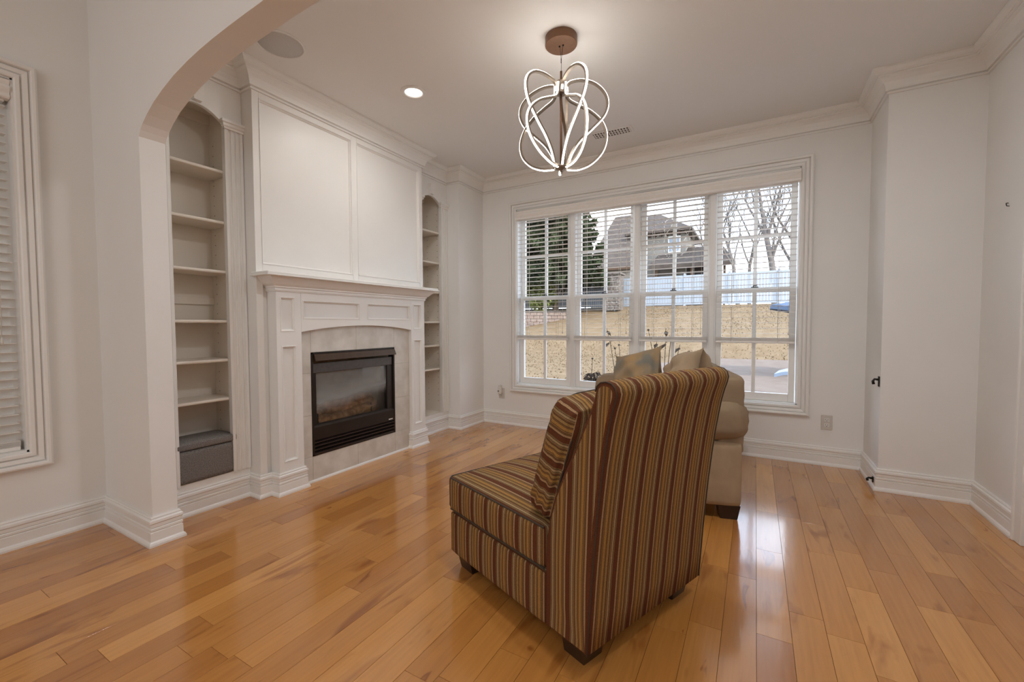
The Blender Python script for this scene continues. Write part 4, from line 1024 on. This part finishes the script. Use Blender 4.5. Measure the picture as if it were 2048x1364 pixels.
MB().tube([(0, 0.008, 0.010), (-0.008, 0.008, 0.010), (-0.010, 0.0, 0.0), (-0.010, -0.006, -0.008), (0, -0.006, -0.010)], 0.0022, 6).build('wire', M['black'], hk)

# ------------------------------------------------------------------ outside
def gz(y): return -0.15 if y < 17.6 else -0.15 + (min(y, 60) - 17.6) * 0.23 if y < 28 else 2.242 + (y - 28) * 0.04
import numpy as np
rs = np.random.RandomState(5)
ter = MB(); ysq = [4.34, 8, 12, 16, 17.6, 19, 21, 23, 25, 27, 28, 32, 40, 60]; xs = [-60, -30, -20, -14, -10, -6, -3, 0, 3, 8, 16, 40]
vv = []; ff = []
for y in ysq:
    for x in xs: vv.append((x, y, gz(y) + (0.04 * math.sin(x * 1.3 + y) if 17.6 < y < 27 else 0)))
for i in range(len(ysq) - 1):
    for j in range(len(xs) - 1): ff.append([i * len(xs) + j, i * len(xs) + j + 1, (i + 1) * len(xs) + j + 1, (i + 1) * len(xs) + j])
struct(ter.add(vv, ff, True).build('lawn_ground', M['lawn']), 'dormant tan lawn sloping up to the fence', 'lawn')
struct(box('side_ground', (-60, -30, -0.25), (-3.42, 4.34, -0.15), 'lawn'), 'dry ground outside the left edge window', 'lawn')
struct(MB().prism([(-2.6, 5.6), (14, 5.2), (14, 17.4), (3, 17.5), (-1.5, 17.2), (-2.8, 14), (-3.0, 9)], 'z', -0.20, -0.135).build('patio_slab', M['patio']), 'tan concrete patio seen through the right window', 'patio')
# grass tufts
n = 26000
gx = rs.uniform(-16, 10, n); gy = rs.uniform(8.0, 27.8, n)
keep = ~((gx > -2.9) & (gy < 17.45)) & ~((gx < -6.9) & (gy > 21.0)); gx, gy = gx[keep], gy[keep]; n = len(gx)
gzv = np.array([gz(a) for a in gy]); hgt = rs.uniform(0.02, 0.05, n) * (0.5 + gy / 25); an = rs.uniform(0, 6.28, n); wd = rs.uniform(0.01, 0.03, n)
lean = rs.uniform(-0.05, 0.05, (n, 2))
V = np.empty((n, 3, 3)); V[:, 0] = np.c_[gx - wd * np.cos(an), gy - wd * np.sin(an), gzv - 0.01]; V[:, 1] = np.c_[gx + wd * np.cos(an), gy + wd * np.sin(an), gzv - 0.01]; V[:, 2] = np.c_[gx + lean[:, 0], gy + lean[:, 1], gzv + hgt]
def tris(name, V, material, parent=None):
    k = V.shape[1]; me = bpy.data.meshes.new(name); me.from_pydata(V.reshape(-1, 3).tolist(), [], np.arange(len(V) * k).reshape(-1, k).tolist())
    me.materials.append(material); return link(bpy.data.objects.new(name, me), parent)
tag(tris('grass_tufts', V, M['grass']), 'dry tan grass tufts covering the lawn', 'grass', kind='stuff')
# white vinyl fence
fen = tag(empty('garden_fence', (0, 28, 2.24)), 'white vinyl privacy fence along the top of the lawn', 'fence')
fx0, fw = -16.0, 2.44
for k in range(11):
    x = fx0 + k * fw
    MB().box((x - 0.065, -0.065, -0.1), (x + 0.065, 0.065, 1.90), 0.01).build('fence_post', M['fence'], fen)
    MB().add([(x - 0.08, -0.08, 1.90), (x + 0.08, -0.08, 1.90), (x + 0.08, 0.08, 1.90), (x - 0.08, 0.08, 1.90), (x, 0, 1.97)], [(0, 3, 2, 1), (0, 1, 4), (1, 2, 4), (2, 3, 4), (3, 0, 4)]).build('post_cap', M['fence'], fen)
    if k < 10:
        p = MB(); p.box((x + 0.065, -0.035, 1.72), (x + fw - 0.065, 0.035, 1.84), 0.008); p.box((x + 0.065, -0.035, 0.05), (x + fw - 0.065, 0.035, 0.19), 0.008)
        nb = 15; bw = (fw - 0.13) / nb
        for i in range(nb): p.box((x + 0.065 + i * bw + 0.005, -0.018, 0.19), (x + 0.065 + (i + 1) * bw - 0.005, 0.018, 1.72), 0.004)
        p.build('fence_panel', M['fence'], fen)
# iron fence
irn = tag(empty('iron_fence', (0, 26.6, 1.95)), 'black iron picket fence below the evergreen trees', 'fence')
for k in range(5):
    x = -15.5 + k * 1.95; box('iron_post', (x - 0.035, -0.035, -0.1), (x + 0.035, 0.035, 1.62), 'iron', irn)
rl_ = MB(); rl_.box((-15.5, -0.015, 1.42), (-7.7, 0.015, 1.46)); rl_.box((-15.5, -0.015, 1.25), (-7.7, 0.015, 1.28)); rl_.box((-15.5, -0.015, 0.15), (-7.7, 0.015, 0.19)); rl_.build('iron_rails', M['iron'], irn)
pk = MB(); x = -15.4
while x < -7.75: pk.box((x - 0.009, -0.009, 0.05), (x + 0.009, 0.009, 1.55)); x += 0.125
tag(pk.build('iron_pickets', M['iron'], irn), kind='stuff')
# stone pillar
sp_ = tag(empty('stone_pillar', (-7.87, 27.0, 2.0)), 'rough stone gate pillar with a flat cap before the white fence', 'pillar')
st_ = random.Random(9)
core = MB().box((-0.44, -0.44, 0), (0.44, 0.44, 2.22)).build('pillar_core', M['grout'], sp_)
for zi in range(9):
    z = 0.02 + zi * 0.245; x = -0.47
    while x < 0.40:
        w = st_.uniform(0.18, 0.36); x1 = min(x + w, 0.48)
        if 0.48 - x1 < 0.1: x1 = 0.48
        MB().box((x, -0.50 + st_.uniform(-.02, .02), z), (x1 - 0.02, -0.40, z + 0.225), 0.03).build('stone', M['stone'], sp_); x = x1
for sx_ in (-1, 1): MB().box((sx_ * 0.40, -0.45, 0.0), (sx_ * 0.48, 0.45, 2.22), 0.02).build('side_stones', M['stone'], sp_)
MB().box((-0.58, -0.58, 2.22), (0.58, 0.58, 2.34), 0.02).build('pillar_cap', M['stone'], sp_)
# retaining wall of blocks
rw = tag(empty('retaining_wall', (-12.2, 22.5, 0.7), math.atan2(2.6, 2.1)), 'low brown block retaining wall below the evergreen trees', 'retaining wall')
for zi in range(6):
    x = -1.6 - (0.2 if zi % 2 else 0)
    while x < 3.4:
        MB().box((x + 0.008, -0.12, zi * 0.19 + 0.006), (x + 0.40 - 0.008, 0.12, zi * 0.19 + 0.184), 0.015).build('block', M['brick'], rw); x += 0.40
MB().box((-1.7, -0.15, 1.14), (3.5, 0.15, 1.21), 0.02).build('coping', M['stone'], rw)
# foliage helpers
def leaf_cloud(centres, radii, per, size, squash=0.8, droop=0.0):
    out = []
    for c, r in zip(centres, radii):
        d = rs.normal(size=(per, 3)); d /= np.linalg.norm(d, axis=1)[:, None]; rad = r * rs.uniform(0.55, 1.0, per) ** 0.5
        p = np.array(c) + d * rad[:, None] * np.array([1, 1, squash])
        a = rs.normal(size=(per, 3)); a /= np.linalg.norm(a, axis=1)[:, None]; b = np.cross(a, rs.normal(size=(per, 3))); b /= np.linalg.norm(b, axis=1)[:, None]
        s = size * rs.uniform(0.6, 1.3, per)[:, None]
        out.append(np.stack([p - a * s, p + b * s * 0.45, p + a * s + np.array([0, 0, -droop]), p - b * s * 0.45], 1))
    return np.concatenate(out)
def conifer(x, y, h, rad, label, zb, seed):
    t = tag(empty('evergreen_tree', (x, y, gz(y))), label, 'tree', 'evergreens beyond the lawn')
    r_ = random.Random(seed); cs = []; rr_ = []
    MB().tube([(0, 0, 0), (0.05, 0, h * 0.4), (0, 0.05, h * 0.95)], [0.22, 0.15, 0.03], 10).build('trunk', M['bark'], t)
    z = zb
    while z < h:
        f_ = (1 - (z - zb) / (h - zb)) ** 0.7; R_ = rad * f_ + 0.15; nb = max(6, int(13 * f_) + 4)
        for k in range(nb):
            a = r_.uniform(0, 6.28); L_ = R_ * r_.uniform(0.75, 1.12)
            for s in (0.35, 0.62, 0.88):
                cs.append((math.cos(a) * L_ * s, math.sin(a) * L_ * s, z - 0.25 * s * s + r_.uniform(-.1, .1))); rr_.append(0.42 * (1.1 - 0.45 * s))
        z += 0.55
    tag(tris('foliage', leaf_cloud(cs, rr_, 60, 0.19, 0.75, 0.06), M['needle'], t), kind='stuff')
    return t
conifer(-11.3, 25.6, 15.0, 3.2, 'tall dark evergreen behind the leftmost window panes', 2.3, 1)
conifer(-14.8, 27.2, 15.5, 3.2, 'tall dark evergreen at the far left behind the nearer one', 1.6, 2)
def bush(x, y, z0, r, label, seed, hh=1.5):
    t = tag(empty('garden_shrub', (x, y, z0)), label, 'shrub'); r_ = random.Random(seed)
    cs = [(r_.uniform(-r, r) * 0.7, r_.uniform(-r, r) * 0.5, hh * 0.5 + r_.uniform(-.5, .6) * hh * 0.6) for _ in range(16)]
    m_ = MB()
    for c in cs[:7]: m_.tube([(0, 0, 0), (c[0] * 0.5, c[1] * 0.5, c[2] * 0.6), c], [0.035, 0.025, 0.01], 6)
    m_.build('stems', M['bark'], t)
    tag(tris('foliage', leaf_cloud(cs, [r * 0.42] * 16, 150, 0.085, 0.9), M['leafy'], t), kind='stuff')
bush(-11.95, 24.6, 1.75, 1.0, 'yellow green shrub in front of the evergreen trees', 5, 2.5)
tb = tag(empty('leaning_tree', (-11.35, 25.4, 1.7)), 'thin leaning trunk beside the iron fence', 'tree')
MB().tube([(0, 0, 0), (0.05, 0, 0.7), (0.25, 0, 1.3), (0.9, 0.1, 2.2)], [0.13, 0.11, 0.09, 0.04], 8).build('trunk', M['bark'], tb)
MB().tube([(0.1, 0, 0.9), (0.5, 0.1, 1.3), (1.0, 0.1, 1.7)], [0.07, 0.05, 0.02], 8).build('branch', M['bark'], tb)
# bare trees
def bare_tree(x, y, h, label, seed, r0=0.2, lean=0.0):
    t = tag(empty('bare_tree', (x, y, gz(y))), label, 'tree', 'leafless trees beyond the fence'); r_ = random.Random(seed)
    tr = MB(); br = MB()
    def grow(mb, p, d, L_, r, depth):
        pts = [Vector(p)]; dd = Vector(d).normalized(); k = 4
        for i in range(k):
            dd = (dd + Vector((r_.uniform(-.16, .16), r_.uniform(-.16, .16), r_.uniform(-.02, .14)))).normalized(); pts.append(pts[-1] + dd * L_ / k)
        mb.tube(pts, [r * (1 - 0.5 * i / k) for i in range(k + 1)], (8, 5, 4, 3, 3, 3)[depth], cap=False)
        if depth >= 5: return
        nb = [5, 4, 4, 4, 3][depth]
        for i in range(nb):
            q = pts[1 + (i % k)] if depth else pts[2 + (i % 3)]
            a = r_.uniform(0, 6.28); sp = r_.uniform(0.45, 0.85)
            nd = (dd + Vector((math.cos(a) * sp, math.sin(a) * sp * 0.6, r_.uniform(0.0, .4)))).normalized()
            grow(br, q, nd, L_ * r_.uniform(0.48, 0.66), max(r * 0.42, 0.008), depth + 1)
    grow(tr, (0, 0, -0.2), (lean, 0, 1), h * 0.48, r0, 0); tr.build('trunk', M['greybark'], t)
    tag(br.build('branches', M['greybark'], t, fix=False), kind='stuff')
bare_tree(-1.15, 36.0, 12.5, 'slim bare tree behind the fence nearest the house corner', 3, 0.16, -0.05)
bare_tree(-0.45, 38.0, 13.5, 'second slim bare tree beside the first one', 8, 0.15, 0.05)
bare_tree(1.20, 36.0, 13.5, 'thick bare tree behind the fence in the rightmost panes', 12, 0.26, -0.03)
bare_tree(2.15, 37.0, 13.0, 'thick bare tree at the right edge of the window view', 17, 0.24, 0.06)
bare_tree(-5.2, 48.0, 17.0, 'distant bare tree rising behind the house roof', 22, 0.2, 0.02)
# neighbour house
hs = tag(empty('neighbour_house', (0, 0, 0)), 'cream house with grey shingle roofs and dark porch beyond the fence', 'house')
def poly(name, v, f, material, parent=hs): return MB().add(v, f).build(name, M[material], parent)
# upper storey
box('upper_wall', (-9.6, 39.6, 2.5), (-5.35, 46, 9.3), 'stucco', hs)
e0, e1, ez, yf, yk = -10.4, -4.75, 9.25, 38.9, 47.0
poly('upper_roof', [(e0, yf, ez), (e1, yf, ez), (e1, yk, ez), (e0, yk, ez), (-9.3, 42.6, 11.55), (-8.1, 42.6, 11.55), (e0, yf, ez - 0.18), (e1, yf, ez - 0.18), (e1, yk, ez - 0.18), (e0, yk, ez - 0.18)],
     [(0, 1, 5, 4), (1, 2, 5), (2, 3, 4, 5), (3, 0, 4), (0, 6, 7, 1), (1, 7, 8, 2), (2, 8, 9, 3), (3, 9, 6, 0), (6, 9, 8, 7)], 'roof')
for i in range(9):
    x = -9.3 + i * 0.5; MB().box((x - 0.05, 39.0, 8.83), (x + 0.05, 39.62, 9.06)).build('eave_bracket', M['housewood'], hs)
wf_ = box('window', (-6.75, 39.52, 7.35), (-5.75, 39.6, 8.75), 'vinyl', hs)
box('pane', (-6.68, 39.50, 7.43), (-6.28, 39.54, 8.67), 'housepane', wf_); box('pane', (-6.22, 39.50, 7.43), (-5.82, 39.54, 8.67), 'housepane', wf_)
# big left roof slope
poly('left_roof', [(-13.4, 36.6, 6.10), (-9.25, 36.6, 6.10), (-9.3, 42.0, 11.65), (-12.15, 42.0, 11.65), (-14.6, 47.5, 6.1), (-9.3, 47.5, 6.1), (-13.4, 36.6, 5.9), (-9.25, 36.6, 5.9), (-14.6, 47.5, 5.9), (-9.3, 47.5, 5.9)],
     [(0, 1, 2, 3), (3, 2, 5, 4), (0, 3, 4), (1, 5, 2), (0, 6, 7, 1), (6, 8, 9, 7), (4, 5, 9, 8), (0, 4, 8, 6), (1, 7, 9, 5)], 'roof')
box('left_wall', (-13.0, 37.3, 2.4), (-9.5, 47, 5.95), 'stucco', hs)
box('fascia', (-13.4, 36.55, 5.80), (-9.25, 36.62, 5.98), 'housewood', hs)
# right lower roof and porch
poly('porch_roof', [(-7.9, 37.4, 6.10), (-1.42, 37.4, 6.00), (-2.6, 41.0, 7.9), (-7.4, 41.0, 7.9), (-7.9, 37.4, 5.75), (-1.42, 37.4, 5.68), (-2.6, 41.0, 7.6), (-7.4, 41.0, 7.6)],
     [(0, 1, 2, 3), (0, 4, 5, 1), (1, 5, 6, 2), (3, 7, 4, 0), (4, 7, 6, 5), (2, 6, 7, 3)], 'roof')
box('porch_wall', (-7.6, 40.6, 2.4), (-2.6, 41.2, 7.0), 'porchdark', hs)
box('porch_side_wall', (-8.9, 38.6, 2.4), (-7.6, 40.6, 6.2), 'stucco', hs)
for x in (-7.4, -4.6, -2.2): box('porch_post', (x - 0.09, 37.7, 2.4), (x + 0.09, 37.88, 5.8), 'housewood', hs)
pw = box('porch_window', (-7.0, 40.52, 4.2), (-5.9, 40.6, 5.6), 'vinyl', hs); box('pane', (-6.93, 40.50, 4.27), (-5.97, 40.54, 5.53), 'housepane', pw)
# patio umbrella (tilted) and pale blue lounger
um = tag(empty('patio_umbrella', (1.55, 12.4, -0.14)), 'blue canvas patio umbrella tilted low at the right of the window', 'umbrella')
cv = []; cf = []; ns_ = 8
Rt = Matrix.Rotation(R(10), 3, 'Y')
cv.append(Rt @ Vector((0, 0, 0.42)))
for k in range(ns_):
    a = 2 * math.pi * (k + 0.5) / ns_; cv.append(Rt @ Vector((1.35 * math.cos(a), 1.35 * math.sin(a), 0)))
for k in range(ns_):
    a = 2 * math.pi * (k + 0.5) / ns_; cv.append(Rt @ Vector((1.35 * math.cos(a), 1.35 * math.sin(a), -0.10)))
cv.append(Rt @ Vector((0, 0, 0.36)))
for k in range(ns_):
    j = (k + 1) % ns_; cf += [[0, 1 + k, 1 + j], [1 + k, 1 + ns_ + k, 1 + ns_ + j, 1 + j], [1 + 2 * ns_, 1 + ns_ + j, 1 + ns_ + k]]
MB().add([p + Vector((0, 0, 1.50)) for p in cv], cf).build('canopy', M['umbrella'], um)
MB().tube([(0, 0, 0), (0, 0, 1.5), (0.06, 0, 1.94)], 0.022, 8).build('pole', M['black'], um)
MB().lathe([(0, 0), (0.26, 0), (0.26, 0.05), (0.06, 0.09), (0.03, 0.2), (0, 0.2)], seg=20).build('base', M['black'], um)
lo = tag(empty('pool_lounger', (0.98, 8.55, -0.135), R(-8)), 'pale blue curved pool lounger on the patio', 'lounger')
pf = [(-0.66, 0.42), (-0.45, 0.47), (-0.2, 0.36), (0.1, 0.26), (0.5, 0.32), (0.9, 0.28)]
pfs = [(p.x, p.y) for p in bez([Vector((a, b, 0)) for a, b in pf], 5)]
MB().prism(pfs + [(a, b - 0.055) for a, b in pfs[::-1]], 'y', -0.33, 0.33, False).build('seat_shell', M['paleblue'], lo)
MB().prism([(-0.35, 0), (0.75, 0), (0.6, 0.25), (0.1, 0.22), (-0.2, 0.28)], 'y', -0.25, 0.25).build('pedestal', M['slot'], lo)
# dry garden plants right outside the window
def dry_plant(x, y, stems, label, seed):
    t = tag(empty('dry_plant', (x, y, -0.15)), label, 'plant'); r_ = random.Random(seed)
    for (dx, dz, head) in stems:
        p = [(0, 0, 0), (dx * 0.35, 0.0, dz * 0.45), (dx * 0.8, 0.02, dz * 0.85), (dx, 0.0, dz)]
        s = MB().tube(p, [0.006, 0.005, 0.004, 0.003], 6).build('stem', M['dryplant'], t)
        if head == 'ball':
            V = leaf_cloud([(dx, 0, dz)], [0.075], 150, 0.022, 0.85); tag(tris('dried_flower_head', V, M['dryplant'], s), kind='stuff')
        elif head == 'leaf':
            for k in range(3):
                zz = dz - 0.03 - 0.07 * k; a = r_.uniform(-1, 1) * 0.05
                MB().add([(dx * zz / dz, 0, zz), (dx * zz / dz + 0.028 + a * .3, -0.012, zz - 0.015), (dx * zz / dz + a, 0.006, zz - 0.065), (dx * zz / dz - 0.028 + a * .3, 0.012, zz - 0.02)], [(0, 1, 2, 3)]).build('withered_leaf', M['dryplant'], s)
        elif head == 'bud':
            MB().lathe([(0, -0.012), (0.012, -0.004), (0.014, 0.006), (0, 0.016)], (dx, 0, dz), 8).build('bud', M['dryplant'], s)
dry_plant(-1.78, 5.0, [(0.03, 0.60, 'ball'), (0.115, 0.62, 'ball'), (0.06, 0.85, 'bud')], 'dried hydrangea with two round heads outside the second window', 1)
dry_plant(-1.36, 5.05, [(-0.20, 1.22, 'leaf'), (-0.10, 0.98, 'bud'), (-0.05, 1.02, 'bud'), (0.07, 0.72, 'ball')], 'tall dry stems outside the right half of the second window', 2)
dry_plant(-0.90, 5.0, [(-0.07, 1.08, 'leaf'), (0.03, 1.22, 'leaf'), (0.18, 1.04, 'leaf'), (0.10, 1.28, 'bud'), (-0.16, 1.2, 'bud')], 'withered leafy plant outside the third window', 3)
# planting seen from the left edge window
bush(-5.6, 0.9, -0.15, 1.3, 'green shrub outside the left edge window', 9, 2.4)
bush(-6.6, -0.9, -0.15, 1.4, 'taller green shrub further along outside the left edge window', 10, 3.0)
bush(-7.0, 2.6, -0.15, 1.5, 'tallest green shrub outside the left edge window toward the corner', 13, 3.6)
